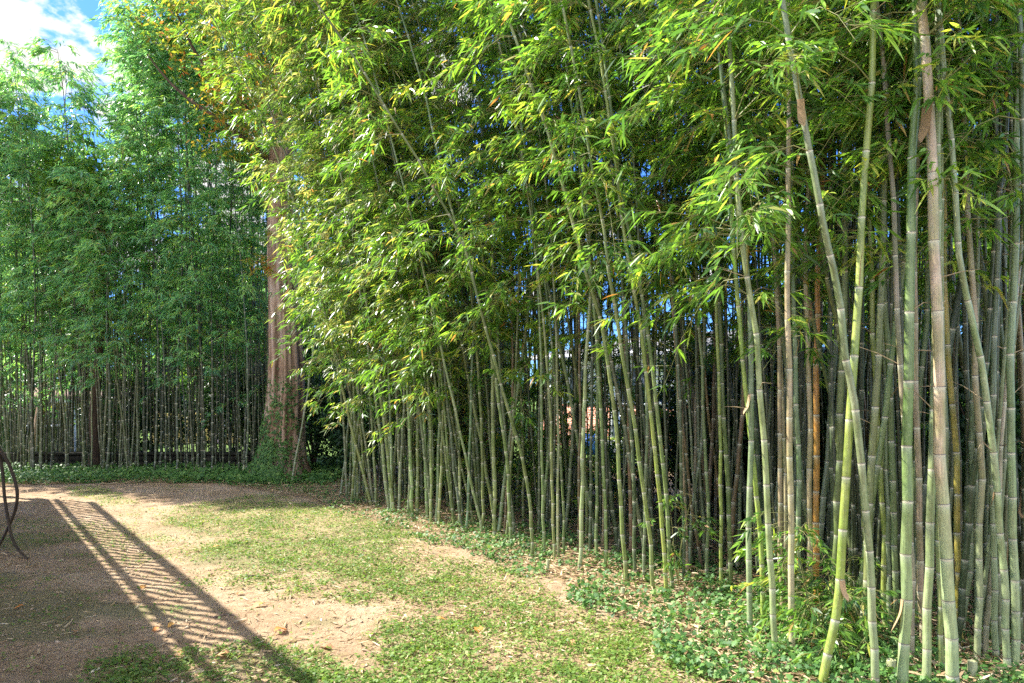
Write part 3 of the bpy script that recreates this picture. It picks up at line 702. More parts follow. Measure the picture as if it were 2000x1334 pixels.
def ivy_dens(x, y):
    e = inpoly(x + (fbm(x * 2, y * 2, 71) - .5) * .8, y + (fbm(x * 2, y * 2 + 7, 72) - .5) * .8, ivy_in).astype(float)
    d = np.min(np.linalg.norm(np.stack([x, y], -1)[:, None, :] - DENS[None], axis=2), axis=1)
    f = np.exp(-np.maximum(d - 1.2, 0) * 1.2)
    return e * f * np.maximum(.15 + .8 * sstep(.30, .52, fbm(x * 1.9, y * 1.9, 73)), sstep(10.5, 12, y) * 1.0)
DENS = np.array([IE[0] + (IE[1] - IE[0]) * 0] + [IE[q] + (IE[q + 1] - IE[q]) * t for q in range(len(IE) - 1) for t in np.linspace(0, 1, 6)])
x, y = scatter(185000, ivy_dens)
n = len(x); sz = R.uniform(.012, .036, n) * (1 - .25 * sstep(7, 12, y)); z = ground_h(x, y) + R.uniform(.01, .10, n) * (.4 + fbm(x * 2.5, y * 2.5, 74))
Nn = np.stack([R.normal(-.15, .6, n), R.normal(-.25, .6, n), np.ones(n)], -1); Nn /= np.linalg.norm(Nn, axis=1)[:, None]
m_ = 15000; x2 = R.uniform(-11, -3.2, m_); y2 = R.uniform(12.0, 14.4, m_); k = inpoly(x2, y2, ivy_in) & (R.random(m_) < .35 + .65 * sstep(.3, .5, fbm(x2 * 2, y2 * 2, 75))); x2 = x2[k]; y2 = y2[k]; m_ = len(x2)
N2 = np.stack([R.normal(0, .5, m_), R.normal(-.5, .5, m_), np.ones(m_)], -1); N2 /= np.linalg.norm(N2, axis=1)[:, None]
P2 = np.stack([x2, y2, ground_h(x2, y2) + R.uniform(.01, .17, m_)], -1)
o = ivy_leaves('ivy_ground_cover', np.concatenate([np.stack([x, y, z], -1), P2]), np.concatenate([Nn, N2]), np.concatenate([sz, R.uniform(.03, .055, m_)]), M['ivy'])
tag(o, 'low ivy covering the ground along the foot of the bamboo', 'ground cover', kind='stuff')

# individual bright fallen leaves and sticks
fm = leaf_mat('fallen_leaf', [(0, (.55, .20, .05)), (.5, (.60, .32, .08)), (1, (.42, .22, .12))], .15, .7, .3)
FALL = [(548,1233,.10,0,'orange fallen leaf on bare dirt beside the railing shadow'), (305,1233,.06,.1,'small orange fallen leaf within the railing shadow'),
        (280,1152,.075,.4,'golden fallen leaf in the striped railing shade'), (335,1225,.07,.5,'ochre fallen leaf between two baluster shadows'), (422,1069,.09,.1,'reddish orange fallen leaf at the weed patch edge'),
        (505,1187,.12,.9,'curled brown fallen leaf on the open dirt'), (468,1164,.07,.8,'small brown fallen leaf near a dirt hollow'), (640,1268,.10,1,'pale curled fallen leaf among sparse weeds'),
        (935,1233,.10,.2,'rusty fallen leaf in the straw strewn lawn'), (148,1236,.06,.9,'dull brown fallen leaf in the deck shade'), (38,1188,.07,.1,'orange fallen leaf in the dark shade at the yard corner'),
        (435,1281,.09,.9,'curled tan leaf in the weeds by the shadow edge'), (862,1212,.08,.6,'amber fallen leaf on the sparse grass'), (1115,1262,.09,.95,'pale brown leaf near the ivy border'), (352,1278,.07,.2,'bright orange leaf beside the lowest railing shadow')]
for (px, py, s, t, lab) in FALL:
    b = gp(px, py); e = tag(empty('fallen_leaf', (b[0], b[1], float(ground_h(b[0], b[1])) + .012), R.uniform(0, 6.28)), lab, 'leaf')
    u = np.linspace(0, 1, 7); w = np.sin(u * PI) ** .7 * .32 * s; V = []
    for q in range(7):
        for sd, lift in ((-1, .16), (0, 0), (1, .16)): V.append(((u[q] - .5) * s, sd * w[q], lift * w[q] * 2 + .10 * s * math.sin(u[q] * 5)))
    Qq = [(q * 3 + c_, q * 3 + c_ + 3, q * 3 + c_ + 4, q * 3 + c_ + 1) for q in range(6) for c_ in (0, 1)]
    mesh('blade', np.array(V), [np.array(Qq)], fm, e, attrs={'tint': ('FACE', np.full(12, t))}, smooth=True)
    MB().tube([(-.5 * s, 0, .0), (-.62 * s, .02 * s, .01), (-.75 * s, .05 * s, .0)], [.0016, .0013, .001], 5).build('stalk', M['twig_dry'], e)
def stick(pts, r, lab):
    P = np.array([gp(a, b) for a, b in pts]); P[:, 2] = ground_h(P[:, 0], P[:, 1]) + r + .006
    P = smooth_poly(P, 14); P[:, 2] += .006 * np.sin(np.arange(len(P)) * 1.3)
    o = MB().tube(P, np.linspace(r, r * .45, len(P)), 7).build('fallen_stick', M['twig_dry'] if 'pale' in lab else simple('dark_stick', (.10, .065, .045), (.2, .14, .1), 20), None, True)
    tag(o, lab, 'stick')
stick([(482,1133),(515,1130),(535,1124),(560,1120)], .006, 'thin dark stick lying on the dirt near the weeds')
stick([(417,1212),(440,1206),(465,1208)], .007, 'short dark stick across the wide railing shadow')
stick([(195,949),(230,947),(270,944)], .016, 'pale dead cane lying before the far ivy strip')
stick([(708,1272),(735,1278),(762,1284)], .006, 'pale straw stick in the sparse lawn')

# cut stumps and old canes among the bases
for (px, py, h, w_, lab) in [(1422, 1240, .09, 12, 'short cut bamboo stump left of the pale paired culms'), (1655, 1262, .07, 16, 'grey cut stump between the two crossing culms'), (1738, 1322, .10, 18, 'cut bamboo stump beside the big green culm'), (1900, 1334, .12, 17, 'cut stump right of the thick tan culm'),
        (1215, 1172, .10, 9, 'little cut stump in the ivy at mid wall'), (1068, 1118, .12, 8, 'thin cut stump at the lawn edge'), (1345, 1200, .07, 11, 'low cut stump in the ivy border'), (475, 930, .22, 5, 'pale broken cane stub left of the big trunk')]:
    p0 = gp(px, py); r = w_ / F * p0[1] / 2; e = tag(empty('bamboo_stump', (p0[0], p0[1], float(ground_h(p0[0], p0[1])))), lab, 'stump'); tl_ = R.uniform(-.15, .15)
    zs = np.array([-.05, 0, .3 * h, .33 * h, .36 * h, h * .97, h, h, h * .55]); rs = np.array([1.15, 1.1, 1.0, 1.1, 1.0, .98, .96, .80, .78]) * r
    P = np.stack([tl_ * zs, 0 * zs, zs], -1); aa = np.arange(12) / 12 * 2 * PI
    V = P[:, None] + rs[:, None, None] * np.stack([np.cos(aa), np.sin(aa), 0 * aa], -1)[None]
    i_ = np.arange(len(zs) - 1)[:, None] * 12; j_ = np.arange(12)[None]; k_ = (j_ + 1) % 12
    Qs = np.stack([i_ + j_, i_ + k_, i_ + 12 + k_, i_ + 12 + j_], -1).reshape(-1, 4); V = V.reshape(-1, 3)
    o = mesh('stump', V, [Qs, np.arange((len(zs) - 1) * 12, len(zs) * 12)[None]], M['culm'], e, attrs={'band': ('POINT', np.zeros(len(V))), 'age': ('POINT', np.full(len(V), .5))}, smooth=False)
    o.color = (.33, .28, .17, 1)
# ------------------------------------------------------------------ trees
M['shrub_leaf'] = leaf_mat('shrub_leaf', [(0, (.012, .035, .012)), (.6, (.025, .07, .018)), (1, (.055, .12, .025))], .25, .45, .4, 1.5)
bark, nt = mat('shaggy_bark'); M['bark'] = bark
f = noise(nt, 9, 6, .7, sc=(1, 1, .12)); f2 = noise(nt, 1.3, 3, .5)
ra = ramp(nt, [(.34, (.10, .065, .04)), (.5, (.30, .21, .145)), (.66, (.50, .41, .33))]); nt.links.new(f, ra.inputs[0])
rb_ = ramp(nt, [(.4, (1, .93, .86)), (.6, (1, 1, 1))]); nt.links.new(f2, rb_.inputs[0])
c = mixc(nt, ra.outputs[0], rb_.outputs[0], 1., 'MULTIPLY')
p = principled(nt, c, .9, .2, f, .9, .03); out(nt, p.outputs[0])
M['bark_dark'] = simple('dark_bark', (.045, .03, .022), (.12, .085, .06), 10, .9, .2, .7, .02, sc=(1, 1, .2))

def trunk_obj(name, ctr, rad, parent, mt, m_=96, ridge=.10, roots=0.):
    """ctr (k,3) relative, rad(k)"""
    n = 110; P = smooth_poly(ctr, n); zz = P[:, 2]; r = np.interp(zz, np.array(ctr)[:, 2], rad)
    V, Qq = tube(P, r, m_); a = np.arange(m_) / m_ * 2 * PI
    V = P[:, None] + r[:, None, None] * np.stack([np.cos(a), np.sin(a), 0 * a], -1)[None]; Qq = Qq[:, ::-1]
    fr = fbm(np.cos(a)[None] * 8 + 10 + zz[:, None] * .25, np.sin(a)[None] * 8 + 20 + zz[:, None] * .35, 91, 3); fr = np.abs(fr - .5) * 2
    seam = np.cos(a / 2) ** 0
    rid = 1 + ridge * (.5 - fr) + .04 * np.sin(a[None] * 9 + zz[:, None] * .5) + roots * np.exp(-zz[:, None] / .45) * (.5 + .5 * np.sin(a[None] * 5 + 1)) 
    Cc = P[:, None]; V = Cc + (V - Cc) * rid[..., None]
    return mesh(name, V.reshape(-1, 3), [Qq], mt, parent, smooth=True)

def crown(name, centres, radii, n, L, W, mt, parent, tintb=0., rng=R, flat=.8):
    """leaf clumps through ragged volumes"""
    centres = np.array(centres, float); radii = np.array(radii, float)
    nc = max(8, n // 26); w = radii ** 2; w = w / w.sum(); ci = rng.choice(len(centres), nc, p=w)
    d = rng.normal(0, 1, (nc, 3)); d /= np.linalg.norm(d, axis=1)[:, None]; rr = rng.random(nc) ** .45
    cc = centres[ci] + d * (radii[ci] * rr)[:, None] * np.array([1, 1, flat])
    li = np.repeat(np.arange(nc), 26); k = len(li)
    P = cc[li] + rng.normal(0, .17, (k, 3)) * (radii[ci].mean() * .55)
    D = rot_h(rng.uniform(0, 6.28, k), rng.uniform(-1.0, .5, k))
    ti = np.clip(rng.beta(2, 2.5, k) + rng.normal(0, .1, nc)[li] + tintb, 0, 1)
    return leaves_obj(name, P, D, L * rng.uniform(.6, 1.3, k), W * rng.uniform(.7, 1.3, k), rng.normal(0, .8, k), rng.uniform(0, .3, k), ti, mt, parent, False)

# the big ivy clad tree between the two groves
tb = gp(548, 938); TX, TY = tb[0], tb[1] + .25
et = tag(empty('tree', (TX, TY, 0)), 'tall shaggy barked tree with an ivy clad foot between the two groves', 'tree')
def px2(x, y, d): return ((x - HX) / F * d - TX, CAMZ + (HY - y) / F * d)
tc_ = [(px2(547, 925, TY)[0], 0, -.15)]; rd_ = [.62]
for (pxx, pyy, r_) in ((547,925,.50),(550,900,.40),(553,860,.345),(556,800,.315),(559,740,.295),(559,680,.275),(555,600,.25),(550,500,.225),(549,400,.205),(550,250,.185),(553,60,.165),(556,-150,.14)):
    a_, z_ = px2(pxx, pyy, TY); tc_.append((a_, 0, z_)); rd_.append(r_)
trunk_obj('trunk', tc_, rd_, et, M['bark'], ridge=.30, roots=.07)
lim = MB()
for (z0, az_, l_, up) in ((5.2, .4, 2.2, .9), (5.9, 3.4, 2.4, .8), (6.6, 2.2, 2.6, 1.0), (7.2, 5.0, 2.4, .9), (7.9, .9, 2.2, 1.2), (6.2, 4.2, 2.3, .7), (8.6, 2.9, 2.0, 1.4)):
    t = np.linspace(0, 1, 9); x0 = np.interp(z0, [q[2] for q in tc_], [q[0] for q in tc_])
    P = np.stack([x0 + l_ * t * math.cos(az_) + .1 * np.sin(t * 7 + z0), l_ * t * math.sin(az_) + .1 * np.cos(t * 6), z0 + l_ * up * t ** 1.2], -1)
    lim.tube(P, .07 * (1 - .85 * t), 7)
lim.build('limbs', M['bark_dark'], et, True)
crown('crown', [(-1.2, -.2, 8.2), (.2, .2, 8.8), (1.4, 0, 7.6), (-.4, -1.2, 7.0), (.9, .8, 9.6), (-2.0, .6, 9.0), (.3, -.6, 10.8), (-.9, -.4, 6.2)], [1.3, 1.5, 1.2, 1.0, 1.4, 1.2, 1.6, .7], 17000, .10, .042, M['leaf_dry'], et, 0.02)
crown('ochre_sprays', [(-.15, -.6, 3.9), (.3, -.6, 4.6), (-.1, -.4, 5.3)], [.38, .45, .4], 900, .09, .022, M['leaf_dry'], et, .12)
# ivy climbing it
def ivy_on(x0, z0, n, zs, rng=R):
    pass
n = 5200; zz = 2.1 * R.random(n) ** 1.7; a = R.normal(-1.75, .75, n); keep = R.random(n) < np.clip(1.25 - zz / 1.7, .10, 1) * (.35 + .9 * sstep(.35, .6, fbm(a * 2, zz * 3, 44)))
zz = zz[keep]; a = a[keep]; n = len(zz)
rr = np.interp(zz, [q[2] for q in tc_], rd_) * (1 + .24 * np.exp(-zz / .45) * (.5 + .5 * np.sin(0)) * 0) ; xc = np.interp(zz, [q[2] for q in tc_], [q[0] for q in tc_])
rr = rr * 1.07 + .24 * np.exp(-zz / .4) * .55 + R.uniform(.005, .05, n)
P = np.stack([TX + xc + rr * np.cos(a), TY + rr * np.sin(a), zz + .02], -1)
Nn = np.stack([np.cos(a), np.sin(a), R.uniform(.0, .6, n)], -1) + R.normal(0, .28, (n, 3)); Nn /= np.linalg.norm(Nn, axis=1)[:, None]
ei = tag(empty('ivy', (0, 0, 0)), 'climbing ivy over the foot and lower trunk of the big tree', 'ivy')
ivy_leaves('ivy_leaves', P, Nn, R.uniform(.022, .048, n), M['ivy'], ei, -.05)
st = MB()
for k in range(9):
    a0 = -1.75 + R.normal(0, .5); zt = R.uniform(.7, 2.1); t = np.linspace(0, 1, 14); z_ = zt * t
    aa = a0 + .25 * np.sin(t * 5 + k); r_ = np.interp(z_, [q[2] for q in tc_], rd_) * 1.09 + .13 * np.exp(-z_ / .4)
    st.tube(np.stack([TX + np.interp(z_, [q[2] for q in tc_], [q[0] for q in tc_]) + r_ * np.cos(aa), TY + r_ * np.sin(aa), z_], -1), .006, 5)
st.build('ivy_stems', M['bark_dark'], ei, True)

def plain_tree(name, b, h, r, lab, crowns, n, L, W, lm='tree_leaf', lean=0., tintb=0., mt='bark_dark', zcut=0, copy_of=None):
    e = tag(empty(name, b, R.uniform(0, 6.28)), lab, 'tree')
    if copy_of is not None:
        for ch in copy_of.children:
            c_ = ch.copy(); C.objects.link(c_); c_.parent = e
        e.scale = (h / copy_of['hh'],) * 3; return e
    t = np.linspace(0, 1, 10)
    MB().tube(np.stack([lean * t * h + .12 * np.sin(t * 6), .1 * np.sin(t * 5 + 1), -.1 + h * t], -1), r * (1 - .8 * t) + .03 * np.exp(-t * 12), 14).build('trunk', M[mt], e, True)
    li = MB()
    for q, (cx, cy, cz) in enumerate(crowns[0]):
        z0 = max(h * .35, cz - 1.5); s = np.linspace(0, 1, 7)
        li.tube(np.stack([lean * z0 + (cx - lean * z0) * s, cy * s, z0 + (cz - z0) * s ** .8], -1), r * .4 * (1 - .8 * s), 7)
    li.build('limbs', M[mt], e, True)
    crown('crown', crowns[0], crowns[1], n, L, W, M[lm], e, tintb)
    e['hh'] = h
    return e
# dark trunks standing in the far grove
for (px, d, r, h, lab, mt, ln) in ((195, 14.0, .115, 6.3, 'dark straight tree trunk standing in the far grove', 'bark_dark', 0.), (176, 15.6, .10, 6, 'reddish slim tree trunk just beside the dark trunk', 'bark', .01), (62, 16.5, .12, 7.5, 'forked brown tree leaning in front of the air conditioner', 'bark', .06)):
    x = (px - HX) / F * d
    plain_tree('tree', (x, d, float(ground_h(x, d))), h, r, lab, ([(0, 0, h), (.8, .3, h - .8), (-.7, .5, h - .6)], [1.0, .8, .8]), 3500, .12, .045, 'tree_leaf', ln, .05, mt)
# dark forked limb at the top corner
x = -12.6; e = plain_tree('tree', (x, 15.2, 0), 9.0, .2, 'old tree with a forked bare limb rising above the far grove', ([(.9, -.2, 7.9), (-.8, 0, 9), (1.6, .2, 7.2)], [.6, .9, .6]), 2000, .13, .05, 'tree_leaf', .12, .1)
e.rotation_euler = (0, 0, 0)
# sunlit trees behind the yard and the grove
pr = None
CR = ([(0, 0, 6.5), (1.8, .4, 5.2), (-1.9, -.3, 5.0), (.4, 1.8, 4.6), (-.4, -1.8, 4.2), (1.5, -1.5, 2.6), (-1.8, 1.2, 2.4), (-1.2, -1.6, 1.8), (1.6, 1.4, 1.6)], [2.2, 1.8, 1.8, 1.7, 1.7, 1.5, 1.5, 1.2, 1.2])
for k, (x, y, h, lab) in enumerate([(-21, 31, 9, 'sunlit green tree behind the cream shed'), (-17, 34, 8.5, 'bright broad tree behind the far lawn'), (-12.5, 29, 9, 'sunlit tree behind the yellow fence'), (-8.6, 31, 9, 'tree whose leaves glow behind the far grove trunks'), (-26, 36, 12, 'tall pale green tree at the far yard edge'), (-19.5, 45, 12, 'distant tree on the slope beyond the lawn'), (-5.0, 29, 9, 'tree behind the big ivy clad trunk'), (-13, 43, 12, 'distant tree between two nearer sunlit crowns'), (-1.5, 33, 8, 'tree behind the thin culms of the wall'), (-7, 48, 13, 'tall distant tree behind the far grove')]):
    e = plain_tree('tree', (x, y, float(ground_h(x, y)) - .1), h, .2, lab, CR, 16000, .22, .12, 'tree_leaf', 0, .12, copy_of=pr)
    if pr is None: pr = e
    e['group'] = 'broadleaf trees behind the groves'
for k, (x, y, h, lab) in enumerate([(9.6, 13, 7.5, 'dark tree behind the thick tan culm'), (12.2, 17, 9, 'tree deep behind the nearest bamboos'), (8.6, 18.5, 7, 'bushy tree between the brick house and the nearest bamboos'), (14.5, 13, 8.5, 'tree behind the last culms at the frame edge')]):
    e = plain_tree('tree', (x, y, 0), h, .2, lab, None, 0, 0, 0, copy_of=pr); e['group'] = 'broadleaf trees behind the groves'
# dark evergreen shrubs under and behind the groves
sp = None
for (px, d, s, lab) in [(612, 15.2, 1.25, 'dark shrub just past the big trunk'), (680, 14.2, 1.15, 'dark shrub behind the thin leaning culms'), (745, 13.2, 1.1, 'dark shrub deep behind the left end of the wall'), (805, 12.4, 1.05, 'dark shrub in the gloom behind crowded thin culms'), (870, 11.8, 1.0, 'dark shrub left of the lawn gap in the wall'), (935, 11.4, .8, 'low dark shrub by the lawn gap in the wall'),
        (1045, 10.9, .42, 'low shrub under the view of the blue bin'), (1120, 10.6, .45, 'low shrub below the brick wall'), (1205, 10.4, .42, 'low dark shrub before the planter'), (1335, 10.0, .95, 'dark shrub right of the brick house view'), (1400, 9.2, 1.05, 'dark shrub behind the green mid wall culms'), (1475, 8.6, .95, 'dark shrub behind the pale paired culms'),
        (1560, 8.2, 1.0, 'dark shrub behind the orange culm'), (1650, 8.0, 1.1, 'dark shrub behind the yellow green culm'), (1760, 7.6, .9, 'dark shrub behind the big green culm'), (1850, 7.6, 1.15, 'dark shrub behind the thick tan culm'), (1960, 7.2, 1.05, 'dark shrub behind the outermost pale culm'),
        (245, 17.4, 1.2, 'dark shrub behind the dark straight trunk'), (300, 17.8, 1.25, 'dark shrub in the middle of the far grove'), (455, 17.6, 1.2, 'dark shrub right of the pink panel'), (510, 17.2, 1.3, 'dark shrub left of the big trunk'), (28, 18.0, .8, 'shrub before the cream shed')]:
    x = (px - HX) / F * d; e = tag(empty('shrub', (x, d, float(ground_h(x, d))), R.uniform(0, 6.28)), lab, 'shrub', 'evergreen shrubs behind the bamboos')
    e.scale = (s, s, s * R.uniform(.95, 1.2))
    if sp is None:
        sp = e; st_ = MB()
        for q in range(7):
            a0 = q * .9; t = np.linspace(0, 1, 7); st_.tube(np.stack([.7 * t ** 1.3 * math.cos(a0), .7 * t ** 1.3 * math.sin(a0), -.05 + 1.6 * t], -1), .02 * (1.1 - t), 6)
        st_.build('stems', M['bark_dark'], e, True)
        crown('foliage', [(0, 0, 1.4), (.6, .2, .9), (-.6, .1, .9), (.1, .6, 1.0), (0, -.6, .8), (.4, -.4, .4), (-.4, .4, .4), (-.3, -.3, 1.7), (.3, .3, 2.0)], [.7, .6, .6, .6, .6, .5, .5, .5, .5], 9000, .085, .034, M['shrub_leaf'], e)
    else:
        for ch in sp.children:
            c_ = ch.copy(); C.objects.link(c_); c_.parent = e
for e in [o for o in C.objects if o.name.startswith('tree') and 'hh' in o.keys()]: del e['hh']

# leafy young shoots at the foot of the nearest bamboos
SH = [((1590, 1236), .75, 15, 'leafy young bamboo shoot arching out beside the yellow green culm'), ((1640, 1225), .6, 13, 'bushy green shoot behind the yellow green culm'), ((1548, 1215), .85, 10, 'light sprig of bamboo reaching left between the culms'), ((1612, 1262), .45, 11, 'low leafy shoot at the foot of the leaning culm'), ((1325, 1145), .8, 7, 'small leafy sprig in the middle of the wall'), ((1680, 1250), .4, 10, 'low leafy shoot behind the pale mottled culm'), ((1665, 1290), .3, 9, 'lowest leafy clump in the ivy by the leaning culm')]
for (pp, h, nb, lab) in SH:
    b = gp(*pp); b[2] = float(ground_h(b[0], b[1])); e = tag(empty('bamboo_shoot', b), lab, 'young bamboo')
    P0 = []; az = []; el = []; Lb = []; stm = MB()
    for q in range(4):
        a0 = R.uniform(0, 6.28); t = np.linspace(0, 1, 8); sp = R.uniform(.05, .22)
        P = np.stack([sp * t ** 1.5 * math.cos(a0) - .12 * t * h, sp * t ** 1.5 * math.sin(a0) - .1 * t * h, h * R.uniform(.7, 1.05) * t], -1); stm.tube(P, .0045 * (1.2 - t), 6)
        for w in range(nb // 2):
            kk = R.integers(2, 8); P0.append(P[kk]); az.append(math.atan2(-.6, -.8) + R.normal(0, 1.2)); el.append(R.uniform(.0, .8)); Lb.append(R.uniform(.15, .38))
    lv, wd = sprays(np.array(P0), np.array(az), np.array(el), np.array(Lb), R.uniform(.3, 1., len(az)), nt=4, nl=5, leafL=.075, leafW=.015, tw=.10, pitch=(-.7, .2), tintb=.0)
    stm.build('stems', M['twig'], e, True); leaves_obj('foliage', *lv, M['leaf'], e, True)
    Vt, Qt = tubes3(wd[0], wd[1], wd[2][:, 0] * .6, wd[2][:, 1] * .6); mesh('branch_sprays', Vt, [Qt], M['twig'], e)

# ------------------------------------------------------------------ things beyond the groves
M['concrete'] = simple('weathered_concrete', (.16, .15, .13), (.30, .28, .25), 5, .9, .2, .4, .01)
M['dark_stone'] = simple('shade_dark_stone', (.02, .022, .016), (.07, .065, .05), 3, .9, .2, .5, .02)  # dirty stone, its colour also darkened for the shade behind the grove
M['brick'], nt = mat('red_brick')
tcn = nt.nodes.new('ShaderNodeTexCoord'); br = N(nt, 'ShaderNodeTexBrick'); mp = nt.nodes.new('ShaderNodeMapping'); mp.inputs['Rotation'].default_value = (PI / 2, 0, 0)
nt.links.new(tcn.outputs['Object'], mp.inputs[0]); nt.links.new(mp.outputs[0], br.inputs[0])
br.inputs['Scale'].default_value = 2.2; br.inputs['Color1'].default_value = (.42, .15, .09, 1); br.inputs['Color2'].default_value = (.50, .21, .13, 1); br.inputs['Mortar'].default_value = (.5, .45, .4, 1); br.inputs['Mortar Size'].default_value = .012; br.inputs['Row Height'].default_value = .16
p = principled(nt, br.outputs[0], .85, .2); out(nt, p.outputs[0])
M['white'] = simple('white_paint', (.72, .72, .72), (.80, .80, .80), 3, .6)
M['cream'] = simple('cream_paint', (.60, .52, .40), (.68, .60, .48), 3, .7)
M['roof'] = simple('grey_shingle', (.13, .13, .14), (.22, .21, .21), 8, .9)
M['glass'] = simple('window_glass', (.05, .07, .09), (.07, .09, .12), 2, .08, .8, 0)
M['blue'] = simple('blue_plastic', (.03, .12, .45), (.04, .15, .52), 3, .4)
M['dark_metal'] = simple('dark_grille', (.05, .05, .05), (.09, .09, .085), 12, .6)
M['yellow'] = simple('yellow_boards', (.62, .46, .14), (.70, .54, .20), 6, .8, sc=(6, 6, .5))
M['pink'] = simple('pale_pink_paint', (.70, .48, .50), (.78, .60, .60), 4, .7)
M['brownroof'] = simple('brown_roofing', (.18, .10, .06), (.28, .17, .10), 8, .9)

# low retaining wall behind the far grove
rw = tag(empty('retaining_wall', (0, 0, 0)), 'low shade-darkened concrete retaining wall behind the far grove', 'wall')
b_ = MB().box(-17, -4.6, 14.53, 14.72, -.3, .295)
for cz in range(3):
    xx = -17 + .2 * (cz % 2)
    while xx < -4.7:
        l_ = R.uniform(.28, .5); b_.box(xx, min(xx + l_ - .012, -4.6), 14.5 + R.uniform(0, .02), 14.527, -.08 + cz * .125, .035 + cz * .125, .006); xx += l_
b_.build('wall', M['dark_stone'], rw)
MB().box(-17.02, -4.58, 14.47, 14.78, .302, .36, .012).build('coping', M['dark_stone'], rw)
# air conditioner
ac = tag(empty('air_conditioner', (-12.35, 18.2, .0)), 'boxy outdoor air conditioner behind the retaining wall', 'air conditioner')
MB().box(-.42, .42, -.4, .4, .0, .10, .01).build('pad', M['concrete'], ac)
b_ = MB()
for k in range(13): b_.box(-.385, .385, -.375, .375, .14 + k * .045, .162 + k * .045, .004)
b_.box(-.36, .36, -.35, .35, .10, .73); b_.build('louvred_case', M['dark_metal'], ac)
for sx in (-1, 1):
    for sy in (-1, 1): MB().box(*sorted((sx * .38, sx * .42)), *sorted((sy * .37, sy * .41)), .10, .74, .004).build('corner_post', M['cream'], ac)
MB().box(-.42, .42, -.41, .41, .742, .79, .015).build('lid', M['white'], ac)
b_ = MB()
for r_ in (.10, .18, .26, .34):
    a = np.linspace(0, 2 * PI, 25); b_.tube(np.stack([r_ * np.cos(a), r_ * np.sin(a), np.full(25, .80)], -1), .006, 5)
b_.build('fan_guard', M['dark_metal'], ac)
# cream shed with an open lean-to roof
sh = tag(empty('shed', (0, 0, 0)), 'cream garden shed with a brown lean-to roof beyond the far grove', 'shed')
MB().box(-19, -13.95, 19.0, 22, -.1, 1.55).build('wall', M['cream'], sh)
rf = MB().add([(-19.3, 18.6, 1.53), (-11.9, 18.6, 1.36), (-11.9, 22.4, 1.55), (-19.3, 22.4, 1.95), (-19.3, 18.6, 1.60), (-11.9, 18.6, 1.43), (-11.9, 22.4, 1.62), (-19.3, 22.4, 2.02)], [(0, 3, 2, 1), (4, 5, 6, 7), (0, 1, 5, 4), (1, 2, 6, 5), (2, 3, 7, 6), (3, 0, 4, 7)]).build('roof', M['brownroof'], sh)
MB().add([(-19.3, 18.56, 1.53), (-11.9, 18.56, 1.36), (-11.9, 18.595, 1.36), (-19.3, 18.595, 1.53), (-19.3, 18.56, 1.63), (-11.9, 18.56, 1.45), (-11.9, 18.595, 1.45), (-19.3, 18.595, 1.63)], [(0, 3, 2, 1), (4, 5, 6, 7), (0, 1, 5, 4), (1, 2, 6, 5), (2, 3, 7, 6), (3, 0, 4, 7)]).build('fascia', M['white'], rf)
MB().box(-12.1, -12.0, 18.7, 18.8, -.1, 1.355, .005).build('post', M['white'], sh)
dr = MB().box(-16.4, -15.5, 18.96, 18.998, .0, 1.4, .005).build('door', M['white'], sh)
MB().box(-15.62, -15.58, 18.90, 18.958, .65, .73, .004).build('handle', M['dark_metal'], dr)
# yellow board fence and the pink panel
fe = tag(empty('fence', (0, 0, 0)), 'pale yellow board fence seen between the far bamboos', 'fence'); b_ = MB()
xx = -11.6
while xx < -8.9: b_.box(xx, xx + .135, 22.0, 22.03, .02, .98 + R.uniform(-.01, .01), .004); xx += .15
b_.build('boards', M['yellow'], fe); MB().box(-11.6, -8.9, 22.034, 22.08, .25, .34).box(-11.6, -8.9, 22.034, 22.08, .7, .79).build('rails', M['yellow'], fe)
for x in (-11.66, -10.25, -8.86): MB().box(x - .045, x + .045, 22.084, 22.17, -.1, 1.05, .006).build('post', M['yellow'], fe)
pp = tag(empty('panel', (-9.28, 21.6, 0)), 'narrow pale pink painted panel before the yellow fence', 'panel')
MB().box(-.17, .17, -.02, .02, .02, .95, .006).build('board', M['pink'], pp)
MB().box(-.20, -.172, -.03, .03, .0, 1.0, .004).box(.172, .20, -.03, .03, .0, 1.0, .004).build('frame', M['white'], pp)

# the brick house
hs = tag(empty('house', (0, 0, 0)), 'single storey house with brick base and white siding behind the grove', 'house')
MB().box(.2, 7.4, 20, 27, -.1, 1.28).build('brick_wall', M['brick'], hs)
b_ = MB().box(.2, 7.4, 20.02, 26.98, 1.283, 2.75)
for k in range(12): b_.box(.2, 7.4, 20.001, 20.018, 1.29 + k * .12, 1.39 + k * .12)
b_.build('siding', M['white'], hs)
b_ = MB().add([(-.3, 19.5, 2.752), (7.9, 19.5, 2.752), (7.9, 27.5, 2.752), (-.3, 27.5, 2.752), (2.0, 23.5, 3.6), (5.8, 23.5, 3.6)], [(0, 3, 2, 1), (0, 1, 5, 4), (2, 3, 4, 5), (1, 2, 5), (3, 0, 4)]); b_.build('roof', M['roof'], hs)
MB().box(-.32, 7.92, 19.42, 19.496, 2.66, 2.80, .01).build('gutter', M['white'], hs)
